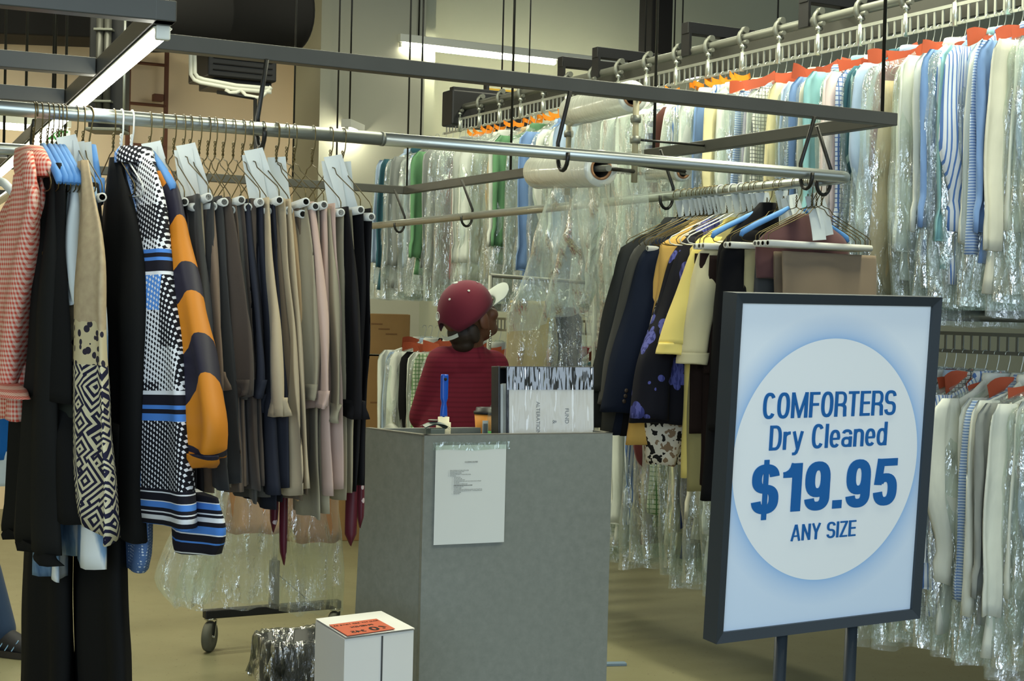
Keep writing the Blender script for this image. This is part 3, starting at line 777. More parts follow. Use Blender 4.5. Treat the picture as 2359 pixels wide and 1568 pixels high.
TR = [  # words, tube end px, colour, right edge px at 650 / front bottom, front bottom y, back bottom y, back right edge px, tickets
 ('black', 429, 'black', 442, 470, 905, 1176, 470, 0),
 ('brown taupe', 459, 'brown taupe', 468, 484, 905, 1150, 496, 0),
 ('charcoal', 480, 'charcoal', 486, 506, 910, 1148, 506, 2),
 ('tan', 497, 'beige', 506, 516, 960, 1120, 516, 0),
 ('taupe', 519, 'taupe', 538, 576, 908, 1150, 556, 0),
 ('mid grey', 541, 'grey', 572, 602, 925, 1120, 570, 0),
 ('dark brown', 556, 'dark brown', 584, 612, 935, 1146, 580, 0),
 ('dark grey', 577, 'dark grey', 602, 630, 920, 1160, 606, 0),
 ('charcoal navy', 600, 'navy', 628, 650, 930, 1150, 622, 0),
 ('navy', 624, 'navy', 654, 668, 936, 1168, 632, 0),
 ('pale beige', 642, 'beige', 672, 690, 980, 1160, 662, 2),
 ('olive grey', 672, 'olive grey', 692, 700, 970, 1150, 690, 0),
 ('khaki', 706, 'khaki', 718, 716, 995, 1150, 694, 1),
 ('olive sage', 728, 'sage', 738, 742, 930, 1200, 722, 0),
 ('rose beige', 746, 'rose beige', 758, 772, 952, 1148, 740, 0),
 ('sage', 791, 'sage', 808, 828, 966, 1150, 785, 0),
 ('dress black', 833, 'black', 852, 888, 972, 1136, 800, 2)]
def hook_px(n): return (n-57+400*.0416)/1.0416
for k, (wd, n_, c, b, d, fy, by, br, tk) in enumerate(TR):
    h = hook_px(n_); a = n_-3; tw = 0
    nb = TR[k-1][0] if k else None
    lab = f'{wd} trousers folded over a tube, '+(f'hanging just right of the {nb} pair' if nb else 'the pair nearest the chevron blouse')
    trousers(lab, h, c, a, b, d, fy, by, br, tk, tw, k)
    hanger(gm(h), RZ1+tw, 'trouser', f'tubed wire hanger carrying the {wd} trousers on the main rail', None, tk, trot=1.0, tilt=TILT[k])
for h, w in ((hook_px(703), 'between the olive grey and khaki trousers'), (hook_px(864), 'last on the main rail, right of the dress black trousers')):
    hanger(gm(h), RZ1, 'trouser', 'tubed wire hanger '+w, None, 1 if h > 780 else 0, tilt=-.07 if h < 780 else .05)
mb = MB(); mb.tube([(q.x, 0, q.z) for q in arc((0, -HR), HR, -.2*PI, 1.1*PI, 12)], .0016, 6)
hk = mb.build('wire_hook', m_wire); hk.location = gm(83); hk.rotation_euler = (0, 0, RZ1); tag(hk, 'thin lone wire looped over the rail above the salmon shirt', 'wire')
# neckties
m_tieM = NX('maroon silk with small white figures'); _v = m_tieM.voro(26, rand=.35)
m_tieM = m_tieM.fin(m_tieM.mix(m_tieM.math('LESS_THAN', _v, .17), lin((84, 20, 34)), lin((196, 176, 176))), .5, 0, .4)
def necktie(label, hpx, dpx, parts):
    g = G('necktie', label, 'necktie', gm(hpx)+Vector((0, 0, -.22)), math.radians(8))
    for nm, R, yo in parts:
        rows = g.rows(R); w = rows[-1]
        g.part(nm, rows[:-1]+[(w[0], (w[1]+w[2])/2-.002, (w[1]+w[2])/2+.002)], m_tieM, raw=True, thick=.006, fold=.003, freq=1, yoff=yo, top_thick=1, M=16)
necktie('maroon figured necktie hanging at the right end of the trousers', 742, 0, [('front_blade', [(560, 800, 818), (975, 798, 824), (1235, 793, 820), (1256, 793, 820)], 0), ('back_blade', [(560, 822, 834), (975, 818, 836), (1185, 820, 838), (1216, 818, 838)], .012)])
necktie('maroon necktie in front of the rolling rack pole', 566, 0, [('front_blade', [(560, 642, 654), (960, 644, 662), (1260, 642, 660), (1300, 644, 662)], 0), ('back_blade', [(560, 625, 636), (960, 624, 642), (1190, 620, 640), (1226, 616, 640)], .012)])
# far left garments on the second rail
m_cob = fabric('cobalt blue', (14, 96, 168), .7)
q = Q0-A2*.21+UP*(RR+.002)
g = G('blue_dress', 'cobalt blue dress with a white hem at the left edge of the photo', 'dress', q, math.radians(-50))
g.part('body', [(490, -70, 24), (520, -75, 34), (700, -70, 44), (970, -60, 52), (1056, -60, 40)], m_cob, thick=.05, fold=.014, freq=2, seed=31, near=1)
g.part('white_hem', [(1040, -60, 42), (1118, -58, 30)], m_wht, thick=.045, fold=.01, freq=2, seed=32, N=8, top_thick=1)
mb = MB(); mb.tube(hook_path()+[Vector((.004, 0, -.06)), Vector((0, 0, -.1))], .002, 6)
ht = thing('pale_hanger', 'pale grey shaped hanger above the cobalt blue dress', 'hanger', q, math.radians(-50)); mb.build('hook', m_wirewhite, ht)
mb = MB(); mb.tube([(-.2, 0, -.16), (-.1, 0, -.12), (0, 0, -.1), (.1, 0, -.12), (.2, 0, -.165)], .012, 10); mb.build('arms', m_ticket, ht)
# ------------------------------------------------------------------ clothes on the side rail
RZ2 = YAW
def gs(px):
    p = RC+B*along(RC, B, px); return Vector((p.x, p.y, ZR+RR+.002))
m_char = fabric('charcoal suiting', (40, 42, 42)); m_dgrey = fabric('dark grey suiting', (58, 58, 54)); m_nav = fabric('navy suiting', (26, 32, 46)); m_bsuit = fabric('black suiting', (22, 22, 24))
m_must = fabric('mustard cotton', (214, 172, 92)); m_yel = fabric('pale yellow pique', (232, 212, 122)); m_crm = fabric('cream pique', (214, 204, 162)); m_olv = fabric('olive pique', (150, 142, 96))
m_bbrown = fabric('black brown wool', (42, 32, 28)); m_sage2 = fabric('light sage wool', (164, 156, 118)); m_cgrey = fabric('charcoal flannel', (66, 68, 68)); m_tpe = fabric('taupe wool', (128, 112, 92)); m_mar = fabric('dull maroon cotton', (88, 60, 60))
m_horn = solid('brown horn button', (70, 58, 46), .4)
def sg(name, label, cat, px, tw=0): return G(name, label, cat, gs(px), RZ2+tw)
N_ = dict(near=-1)
g = sg('suit_jacket', 'black suit jacket at the far left end of the side rail', 'jacket', 1562)
g.part('body', [(500, 1534, 1572), (530, 1506, 1610), (572, 1432, 1660), (700, 1404, 1660), (850, 1372, 1650), (985, 1350, 1640)], m_char, thick=.06, fold=.01, freq=1.5, seed=41, **N_)
g.part('sleeve', [(540, 1470, 1500), (575, 1424, 1480), (700, 1390, 1450), (850, 1366, 1420), (900, 1358, 1410)], m_char, thick=.045, fold=.008, freq=1, seed=42, yoff=-.03, **N_)
g = sg('suit_jacket', 'dark grey suit jacket second from the left on the side rail', 'jacket', 1578)
g.part('body', [(503, 1552, 1585), (535, 1520, 1620), (580, 1452, 1680), (700, 1430, 1680), (850, 1400, 1670), (1000, 1388, 1660)], m_dgrey, thick=.055, fold=.01, freq=1.5, seed=43, **N_)
g.part('sleeve', [(545, 1485, 1520), (582, 1446, 1500), (700, 1414, 1468), (850, 1386, 1440), (930, 1374, 1430)], m_dgrey, thick=.04, fold=.008, freq=1, seed=44, yoff=-.03, **N_)
g = sg('suit_jacket', 'navy suit jacket with buttons on its sleeve cuff', 'jacket', 1592)
g.part('body', [(506, 1566, 1600), (540, 1532, 1640), (588, 1474, 1690), (700, 1462, 1690), (850, 1440, 1690), (1003, 1415, 1690)], m_nav, thick=.055, fold=.012, freq=1.5, seed=45, **N_)
g.part('sleeve', [(550, 1500, 1540), (590, 1466, 1525), (700, 1436, 1504), (850, 1396, 1476), (948, 1376, 1452)], m_nav, thick=.05, fold=.010, freq=1, seed=46, yoff=-.035, **N_)
g.buttons([(1409, 896), (1407, 908), (1404, 920)], m_horn, .007, -.092)
g = sg('suit_jacket', 'black suit jacket between the navy jacket and the mustard shirt', 'jacket', 1604)
g.part('body', [(510, 1580, 1612), (545, 1545, 1650), (595, 1500, 1700), (700, 1480, 1700), (850, 1456, 1700), (1005, 1436, 1700)], m_bsuit, thick=.05, fold=.012, freq=1.5, seed=47, **N_)
for px, w in ((1562, 'black jacket at the far left'), (1578, 'dark grey jacket'), (1592, 'navy jacket with cuff buttons'), (1604, 'black jacket beside the mustard shirt')):
    hanger(gs(px), RZ2, 'shirt', 'ticketed wire hanger in the '+w+' on the side rail', None, 1, trot=-.25, lift=.045)
g = sg('mustard_shirt', 'mustard shirt beside the black jackets on the side rail', 'shirt', 1622)
g.part('body', [(505, 1602, 1640), (540, 1560, 1660), (576, 1522, 1690), (700, 1500, 1690), (850, 1476, 1680), (1026, 1451, 1660)], m_must, thick=.045, fold=.014, freq=2, seed=48, **N_)
g.part('sleeve', [(545, 1540, 1580), (566, 1508, 1560), (640, 1512, 1556), (720, 1498, 1530), (800, 1478, 1505)], m_must, thick=.035, fold=.008, freq=1, seed=49, yoff=-.03, **N_)
g = sg('leopard_top', 'black and white leopard print top on the side rail', 'top', 1636)
g.part('body', [(510, 1612, 1650), (560, 1566, 1690), (650, 1530, 1690), (780, 1496, 1680), (950, 1490, 1640), (1070, 1496, 1578)], m_leo, thick=.04, fold=.01, freq=1.6, seed=50, **N_)
g = sg('leaf_print_dress', 'black dress printed with violet leaves on the side rail', 'dress', 1652)
g.part('body', [(503, 1630, 1668), (540, 1590, 1690), (590, 1548, 1710), (700, 1520, 1710), (850, 1472, 1700), (975, 1455, 1690)], m_leaf, thick=.05, fold=.012, freq=1.8, seed=51, **N_)
g.part('sleeve', [(545, 1572, 1610), (590, 1546, 1600), (720, 1510, 1560), (850, 1460, 1530), (962, 1450, 1524)], m_leaf, thick=.045, fold=.01, freq=1, seed=52, yoff=-.035, **N_)
for px, w in ((1622, 'mustard shirt'), (1636, 'leopard print top'), (1652, 'violet leaf dress')):
    hanger(gs(px), RZ2, 'shirt', 'ticketed wire hanger in the '+w+' on the side rail', None, 2, trot=-.2, lift=.05)
g = sg('polo_shirt', 'pale yellow polo shirt with a short sleeve on the side rail', 'shirt', 1690)
g.part('body', [(508, 1672, 1720), (530, 1640, 1740), (572, 1592, 1760), (700, 1588, 1750), (900, 1582, 1730), (1102, 1576, 1720)], m_yel, thick=.04, fold=.012, freq=2, seed=53, **N_)
g.part('sleeve', [(545, 1612, 1650), (570, 1582, 1632), (640, 1558, 1618), (740, 1524, 1574), (790, 1508, 1556)], m_yel, thick=.042, fold=.006, freq=1, seed=54, yoff=-.04, **N_)
g.part('sleeve_cuff', [(788, 1507, 1556), (814, 1501, 1552)], m_yel, thick=.046, fold=.005, freq=1, seed=55, N=5, yoff=-.041, top_thick=1, **N_)
g.part('collar', [(500, 1672, 1716), (512, 1668, 1722), (528, 1662, 1726)], m_yel, thick=.03, fold=.003, freq=1, N=6, top_thick=1, seed=56, **N_)
g = sg('polo_shirt', 'cream polo shirt with a short sleeve beside the pale yellow one', 'shirt', 1708)
g.part('body', [(514, 1690, 1736), (536, 1660, 1750), (578, 1622, 1770), (700, 1612, 1760), (900, 1596, 1740), (1133, 1590, 1730)], m_olv, thick=.04, fold=.012, freq=2, seed=57, **N_)
g.part('sleeve', [(555, 1640, 1670), (580, 1594, 1652), (680, 1574, 1630), (760, 1556, 1612), (812, 1549, 1606)], m_crm, thick=.042, fold=.006, freq=1, seed=58, yoff=-.045, **N_)
g.part('sleeve_cuff', [(810, 1548, 1606), (836, 1546, 1602)], m_crm, thick=.046, fold=.005, freq=1, seed=59, N=5, yoff=-.046, top_thick=1, **N_)
for px, w in ((1690, 'pale yellow polo shirt'), (1708, 'cream polo shirt')):
    hanger(gs(px), RZ2, 'white', 'white coated hanger in the '+w, None, 2, trot=-.2, lift=.05)
def side_trousers(label, px, m, xl, xr, y0, y1, y2, xl2=None, seed=0, tw=0, short=0):
    tw = ((seed*7) % 5-2)*.035
    g = sg('folded_trousers', label, 'trousers', px, tw)
    R = g.rows([(y0+8, xl, xr), ((y0+y1)/2, (xl+(xl2 or xl))/2, xr+2), (y1, xl2 or xl, xr+4)], -1, -.4, .4)
    g.part('front_half', R, m, raw=True, thick=.013, fold=.009, freq=2, seed=seed, yoff=-.02, top_thick=.8, ph=seed)
    R2 = [(R[0][0], R[0][1]+.004, R[0][2]-.004), (g.z(xl, y2), R[2][1]+.02, R[2][2]-.03)]
    g.part('leg', R2, m, raw=True, thick=.009, fold=.007, freq=1.6, seed=seed+1, yoff=.014, top_thick=.8)
    g.part('leg', [(a, b+.01, c-.01) for a, b, c in R2], m, raw=True, thick=.008, fold=.007, freq=1.6, seed=seed+2, yoff=.032, top_thick=.8)
    hanger(gs(px), RZ2+tw, 'trouser', 'tubed wire hanger carrying the '+' '.join(label.split(' on ')[0].split(' with ')[0].split()), None, 2 if px > 1800 else 1, trot=-.3, lift=.02 if px > 1800 else .045)
side_trousers('black brown trousers on the side rail behind the cream polo', 1722, m_bbrown, 1604, 1700, 575, 845, 1000, 1590, 61)
side_trousers('second black brown trousers on the side rail before the black jacket', 1736, m_bbrown, 1626, 1720, 580, 860, 1120, 1618, 63)
side_trousers('black trousers on the side rail left of the tall black coat', 1748, m_bsuit, 1644, 1735, 585, 870, 1130, 1640, 65)
g = sg('black_coat', 'tall black coat on the side rail left of the sage trousers', 'coat', 1768)
g.part('body', [(466, 1752, 1790), (490, 1730, 1810), (530, 1690, 1830), (580, 1656, 1850), (760, 1648, 1850), (950, 1640, 1840), (1155, 1624, 1830)], m_bsuit, thick=.055, fold=.012, freq=1.5, seed=67, **N_)
g.part('sleeve', [(530, 1690, 1730), (580, 1650, 1710), (760, 1636, 1690), (990, 1630, 1676)], m_bsuit, thick=.045, fold=.01, freq=1, seed=68, yoff=-.035, **N_)
hanger(gs(1768), RZ2, 'blue', 'blue foam hanger inside the tall black coat', None, 1, trot=-.3)
side_trousers('light sage trousers on the side rail right of the tall black coat', 1792, m_sage2, 1706, 1800, 566, 830, 960, 1702, 69)
side_trousers('charcoal flannel trousers on the side rail right of the sage pair', 1806, m_cgrey, 1732, 1850, 580, 850, 980, 1726, 71)
g = sg('maroon_shirt', 'dull maroon shirt behind the taupe trousers on the side rail', 'shirt', 1836)
g.part('body', [(492, 1838, 1872), (510, 1810, 1900), (540, 1762, 1945), (568, 1746, 1955), (640, 1748, 1950)], m_mar, thick=.03, fold=.006, freq=2, seed=73, **N_)
hanger(gs(1836), RZ2, 'blue', 'blue foam hanger in the dull maroon shirt', None, 0)
side_trousers('taupe trousers on the side rail spread wide just above the sign', 1862, m_tpe, 1790, 2003, 570, 800, 1050, 1786, 74)
for px, w in ((1882, 'nearest the bend'), (1894, 'second from the bend'), (1872, 'third from the bend')):
    hanger(gs(px), RZ2+.02, 'trouser', 'empty tubed wire hanger on the side rail, '+w+' of the rail', None, 0)
for k, px in enumerate((1614, 1630, 1645, 1662, 1676)):
    hanger(gs(px), RZ2+.03*(k-2), 'trouser' if k == 0 else 'shirt' if k != 3 else 'white', '%s hung on the side rail %s' % ('tubed wire hanger' if k == 0 else 'bare wire hanger' if k != 3 else 'white coated hanger', ('just right of the mustard shirt', 'just right of the leopard print top', 'between the leopard top and leaf dress', 'just right of the violet leaf dress', 'just left of the pale yellow polo')[k]), None, 1, trot=-.25, lift=.045)

# ------------------------------------------------------------------ garment conveyor
V0 = at(2250, 44, 5.1)                            # bottom strip of the slotted rail
def cv(t, dz=0, off=0): return V0+B*t+A*off+UP*dz
TA, TB = -1.1, along(V0, B, 1022)
cvt = thing('garment_conveyor', 'long overhead garment conveyor with a slotted rail at right', 'conveyor', cv(0))
def cl(p): return p-V0
mb = MB(); mb.tube([cl(cv(TA, .135, .03)), cl(cv(TB-.1, .135, .03))], .0185, 14); mb.build('track_pipe', m_castmetal, cvt)
SP = .24
k = 0; t_ = TA
while t_ < TB:
    t2 = min(t_+SP, TB)
    mb = MB()
    mb.beam(cl(cv(t_+.012, .064)), cl(cv(t2-.006, .064)), .005, .012, 0); mb.beam(cl(cv(t_+.012, 0)), cl(cv(t2-.006, 0)), .006, .010, 0)
    nd = 6
    for j in range(nd):
        q = t_+(j+.5)*SP/nd
        if q < t2: mb.box(cl(cv(q, .032, .002)), (.004, .009, .056), Matrix.Rotation(YAW, 3, 'Z'))
    mb.build('slot_rail', m_zinc, cvt)
    mb = MB(); mb.tube([cl(cv(t_, -.008)), cl(cv(t_, .072))], .0105, 10); mb.tube([cl(cv(t_, .072)), cl(cv(t_, .108))], .006, 8); mb.lathe([(.013, 0), (.013, .012)], cl(cv(t_, .088)), 6)
    mb.build('carrier_post', m_zinc, cvt)
    mb = MB()
    c_ = cl(cv(t_+.03, .135, .03))
    pts = [c_+A*(.030*math.cos(a))+UP*(.034*math.sin(a)) for a in [PI*.55+PI*1.0*q/8 for q in range(9)]]+[cl(cv(t_, .104))]
    mb.tube(pts, [.009]*4+[.011]*3+[.009, .009, .010], 8)
    mb.tube([c_-B*.012+UP*.034, c_+B*.012+UP*.034], .014, 10); mb.tube([cl(cv(t_, .110))-B*.004, cl(cv(t_, .110))-B*.03], .009, 8)
    mb.build('trolley_hook', m_castmetal, cvt)
    t_ += SP
mb = MB(); mb.beam(cl(cv(TA, .12, .16)), cl(cv(TB-.15, .12, .16)), .012, .13, .003); mb.beam(cl(cv(TA, .18, .20)), cl(cv(TB-.15, .18, .20)), .08, .012, .003); mb.build('channel_beam', m_steel, cvt)
for px in (1040, 1290, 1370, 1578, 1850, 2240):
    q = cl(cv(along(cv(0, .24), B, px), .235)); mb = MB(); mb.beam(q, q+A*.62, .05, .05, .002); mb.box(q+A*.01-UP*.06, (.012, .06, .12), Matrix.Rotation(YAW, 3, 'Z')); mb.box(q+A*.22-UP*.05, (.05, .02, .09), Matrix.Rotation(YAW, 3, 'Z'))
    mb.tube([q+A*.5, q+A*.5+UP*(4.59-V0.z-.235)], .004, 8); mb.build('support_arm', m_black, cvt)
q = cl(cv(TB-.14, .13, .2)); mb = MB(); mb.box(q, (.5, .14, .2), Matrix.Rotation(YAW, 3, 'Z'), .01); mb.build('end_drive', m_black, cvt)
q = at(1160, 245, 8.9); t = thing('yellow_guard', 'yellow slotted guard beside the far end of the garment conveyor', 'guard', q, YAW)
m_yg = solid('ochre yellow guard', (190, 150, 30), .5)
mb = MB()
for j in range(9): mb.box((0, 0, -.12+.03*j), (.22, .02, .016), bev=.003)
mb.build('slats', m_yg, t)
mb = MB(); mb.box((-.115, .0, 0), (.02, .04, .3), bev=.003); mb.box((.115, 0, 0), (.02, .04, .3), bev=.003); mb.tube([(0, .03, .1), (0, .03, 4.59-q.z)], .005, 8); mb.build('guard_frame', m_black, t)
# lower tier
ZL = at(2300, 812, 5.05).z
dzl = ZL-V0.z
lot = thing('garment_conveyor', 'lower conveyor rail in shadow beneath the upper row of shirts', 'conveyor', cv(0, dzl))
V1 = cv(0, dzl)
mb = MB(); mb.beam(cv(TA, dzl)-V1, cv(TB-.1, dzl)-V1, .006, .012, 0); mb.beam(cv(TA, dzl+.06)-V1, cv(TB-.1, dzl+.06)-V1, .006, .012, 0)
for j in range(130):
    q = TA+.04*j
    if q < TB-.1: mb.box(cv(q, dzl+.03)-V1, (.004, .009, .055), Matrix.Rotation(YAW, 3, 'Z'))
mb.build('slot_rail', m_castmetal, lot)
mb = MB(); mb.tube([cv(TA, dzl+.12, .03)-V1, cv(TB-.1, dzl+.12, .03)-V1], .0185, 12); mb.build('track_pipe', m_castmetal, lot)
for q in (TA+.5, 1.0, 2.6, TB-.3):
    mb = MB(); mb.tube([cv(q, dzl+.12, .03)-V1, cv(q, dzl+.12, .42)-V1, cv(q, .12, .42)-V1], .016, 10); mb.build('support_post', m_castmetal, lot)

# --- bagged garments
def shirt_mesh(seed, kind):
    rnd = random.Random(seed); mb = MB()
    L = -.86+rnd.uniform(-.05, .05)
    w = .215+rnd.uniform(-.012, .012)
    if kind == 'shirt':
        mb.cloth([(-.082, -.05, .05), (-.112, -.075, .075), (-.165, -w*.97, w*.97), (-.26, -w, w), (-.55, -w*1.0, w*1.0), (L, -w*1.16, w*1.16)], thick=.022, fold=.012, freq=2+rnd.random(), ph=seed, seed=seed, M=26, N=18)
        mb.cloth([(-.070, -.058, .058), (-.085, -.064, .064), (-.115, -.05, .05)], thick=.03, fold=.002, freq=1, N=5, M=18, top_thick=1, seed=seed+1)
        for s in (-1, 1):
            x = s*(w-.012); k = rnd.uniform(.92, 1.10); e = rnd.uniform(-.02, .03)
            R = [(-.15, x-.045, x+.03), (-.2, x-.08+s*.005, x+.05+s*.005), (-.45, x-.075+s*.010, x+.06+s*.010), (-.68*k, x-.06+s*e, x+.055+s*e), (-.70*k, x-.07+s*e, x+.058+s*e), (-.77*k, x-.07+s*e, x+.056+s*e)]
            mb.cloth(R, thick=.011, fold=.015, freq=2.1, ph=seed*2+s, seed=seed+3+s, M=22, N=18, yoff=-.016, wob=.006)
    elif kind == 'trousers':
        mb.cloth([(-.205, -.19, .19), (-.4, -.21, .20), (L-.02, -.24, .21)], thick=.022, fold=.010, freq=2.4, ph=seed, seed=seed, M=26, N=16)
    else:
        mb.cloth([(-.085, -.05, .05), (-.12, -.09, .09), (-.17, -.17, .17), (-.4, -.17, .17), (-.8, -.2, .2), (L-.16, -.23, .23)], thick=.032, fold=.014, freq=2.6, ph=seed, seed=seed, M=28, N=20)
    return mb.mesh({'shirt': 'shirt', 'trousers': 'trousers', 'dress': 'dress'}[kind])
def bag_mesh(seed, ln):
    rnd = random.Random(seed*7+1); mb = MB()
    w = .27+rnd.uniform(-.02, .025)
    mb.cloth([(-.062, -.02, .02), (-.085, -.055, .055), (-.118, -.10, .10), (-.165, -w*.9, w*.9), (-.22, -w, w), (-.6, -w*1.02, w*1.03), (ln, -w*(1+rnd.uniform(-.05, .1)), w*(1+rnd.uniform(-.05, .1)))], thick=.043, fold=.010, freq=3.1, ph=seed, seed=seed, M=44, N=34, wob=.013, cap=False, top_thick=.3)
    return mb.mesh('plastic_bag', m_bag)
SHM = [shirt_mesh(k, 'shirt') for k in range(5)]; TRM = [shirt_mesh(20+k, 'trousers') for k in range(2)]; DRM = [shirt_mesh(30+k, 'dress') for k in range(2)]
BGM = [bag_mesh(k, -.93-.03*(k % 3)) for k in range(5)]
mb = MB(); mb.tube(arc((0, -.011), .011, PI*1.1, 0, 8)+[Vector((.01, 0, -.03)), Vector((.002, 0, -.06)), Vector((0, 0, -.085))], .0018, 6)
for s in (-1, 1): mb.tube([(0, 0, -.085), (s*.03, 0, -.095), (s*.19, 0, -.165), (s*.2, 0, -.185), (s*.17, 0, -.192), (0, 0, -.192)], .0016, 5)
CHM = mb.mesh('wire', m_zinc)
def card_mesh(w, h, seed, m):
    mb = MB(); mb.sheet(lambda u, v: (w*(u-.5), .02*math.sin(u*3+seed)-.0*v, -h*v+.01*math.sin(u*4+seed*2)), 6, 3, .0008); return mb.mesh('number_tag', m)
CARD = [card_mesh(.135, .06, k, m_orange) for k in range(3)]; OTAG = [card_mesh(.055, .022, k, m_orange2) for k in range(2)]; YTAG = [card_mesh(.13, .032, k, m_yellow) for k in range(2)]
FC_ = {}
def cm(w):
    D = {'white': ((214, 218, 208),), 'off white': ((206, 204, 186),), 'pale blue': ((172, 192, 216),), 'mid blue': ((112, 142, 186),), 'navy': ((36, 52, 96),), 'pink': ((224, 206, 200),),
         'aqua': ((136, 184, 188),), 'teal': ((52, 92, 104),), 'black': ((26, 26, 28),), 'brown': ((84, 52, 46),), 'maroon': ((96, 44, 48),), 'red': ((166, 60, 64),), 'lime green': ((170, 196, 110),), 'green': ((96, 140, 100),),
         'tan': ((190, 168, 128),), 'yellow': ((226, 216, 168),), 'lilac': ((178, 170, 198),), 'grey': ((140, 144, 140),), 'dark grey': ((80, 82, 82),), 'dark red': ((140, 38, 34),),
         'blue striped': ((214, 220, 226), 'v', (84, 120, 180), .012), 'teal striped': ((44, 84, 96), 'v', (130, 160, 160), .018), 'navy striped': ((216, 220, 220), 'h', (34, 52, 96), .05), 'blue checked': ((210, 220, 232), 'check', (90, 120, 180), .016),
         'grey checked': ((206, 208, 200), 'check', (90, 96, 96), .014), 'brown checked': ((150, 130, 110), 'check', (80, 50, 46), .02), 'pale blue striped': ((190, 206, 226), 'h', (110, 140, 190), .009), 'green checked': ((196, 206, 180), 'check', (90, 130, 80), .02)}
    if w not in FC_:
        e = D[w]; FC_[w] = fabric(w+' shirting', e[0], .85, wrinkle=.45) if len(e) == 1 else fabric(w+' shirting', e[0], .85, c2=e[2], pat=e[1], p=e[3], wrinkle=.45)
    return FC_[w]
ORD = lambda n: '%d%s' % (n, 'th' if 10 <= n % 100 <= 20 else {1: 'st', 2: 'nd', 3: 'rd'}.get(n % 10, 'th'))
def nearest(tab, px): return min(tab, key=lambda e: abs(e[0]-px))
UPPER = [(2520, 'white', 's'), (2496, 'pale blue', 's'), (2474, 'white', 's'), (2450, 'off white', 's'), (2428, 'mid blue', 's'), (2408, 'pale blue striped', 's'), (2388, 'white', 's'), (2370, 'pale blue', 's'), (2352, 'blue striped', 's'), (2330, 'aqua', 's'), (2312, 'pale blue', 's'), (2296, 'blue striped', 's'), (2276, 'mid blue', 's'), (2252, 'white', 's'), (2222, 'white', 's'), (2192, 'white', 's'), (2165, 'tan', 't'), (2148, 'maroon', 's'), (2130, 'pale blue', 's'), (2110, 'teal striped', 's'), (2088, 'teal', 's'), (2062, 'blue checked', 's'), (2036, 'pink', 's'), (2010, 'aqua', 's'),
         (1990, 'off white', 's'), (1972, 'mid blue', 's'), (1955, 'brown', 's'), (1936, 'pale blue striped', 's'), (1912, 'pale blue', 's'), (1888, 'yellow', 's'), (1866, 'grey checked', 's'), (1845, 'white', 's'), (1828, 'lilac', 's'), (1808, 'pale blue striped', 's'), (1788, 'white', 's'), (1768, 'yellow', 's'), (1750, 'pink', 's'), (1733, 'mid blue', 's'), (1716, 'white', 's'), (1698, 'white', 's'), (1682, 'blue striped', 's'), (1666, 'pink', 's'), (1650, 'white', 's'), (1634, 'brown', 's'),
         (1618, 'green', 'd'), (1600, 'navy striped', 's'), (1578, 'white', 's'), (1556, 'white', 's'), (1538, 'grey', 's'), (1518, 'pale blue', 's'), (1498, 'white', 's'), (1478, 'grey', 's'), (1458, 'navy', 't'), (1440, 'white', 's'), (1420, 'pale blue', 's'), (1400, 'dark grey', 't'), (1380, 'white', 's'), (1360, 'off white', 's'), (1340, 'white', 's'), (1322, 'mid blue', 's'), (1304, 'pale blue', 's'), (1286, 'tan', 't'), (1268, 'dark grey', 't'), (1250, 'green', 's'), (1232, 'white', 's'), (1215, 'tan', 's'),
         (1198, 'tan', 't'), (1182, 'white', 's'), (1164, 'white', 's'), (1148, 'pink', 's'), (1134, 'red', 't'), (1118, 'black', 't'), (1102, 'grey', 's'), (1086, 'lime green', 's'), (1070, 'green', 's'), (1056, 'black', 't'), (1040, 'white', 's'), (1024, 'pale blue', 's'), (1008, 'grey', 's'), (992, 'navy', 't'), (978, 'teal', 's'), (962, 'pale blue', 's')]
LOWER = [(2530, 'white', 's'), (2502, 'pale blue', 's'), (2474, 'white', 's'), (2448, 'white', 's'), (2424, 'grey', 's'), (2400, 'white', 's'), (2376, 'pale blue striped', 's'), (2352, 'white', 's'), (2322, 'white', 's'), (2296, 'blue striped', 's'), (2270, 'grey checked', 's'), (2246, 'white', 's'), (2222, 'pale blue', 's'), (2198, 'dark red', 's'), (2176, 'white', 's'), (2154, 'blue checked', 's'), (2132, 'pale blue striped', 's'), (2104, 'off white', 's'), (2060, 'grey', 's'), (2010, 'white', 's'), (1960, 'grey', 's'), (1900, 'off white', 's'), (1850, 'grey', 's'),
         (1800, 'white', 's'), (1760, 'white', 's'), (1730, 'off white', 's'), (1705, 'brown checked', 's'), (1684, 'navy', 's'), (1662, 'yellow', 's'), (1640, 'white', 's'), (1618, 'green checked', 's'), (1596, 'maroon', 's'), (1574, 'blue striped', 's'), (1552, 'white', 's'), (1530, 'green checked', 's'), (1508, 'off white', 's'), (1484, 'white', 's'), (1460, 'white', 's'), (1430, 'teal', 's'), (1400, 'grey', 's'), (1350, 'red', 's'), (1300, 'navy', 's'), (1250, 'white', 's'), (1200, 'red', 's'),
         (1150, 'white', 's'), (1110, 'white', 's'), (1080, 'lilac', 's'), (1062, 'green checked', 's'), (1044, 'white', 's'), (1026, 'black', 's'), (1008, 'white', 's'), (992, 'pale blue', 's'), (978, 'white', 's')]
MAT_KIND = {'s': ('shirt', SHM), 't': ('trousers', TRM), 'd': ('dress', DRM)}
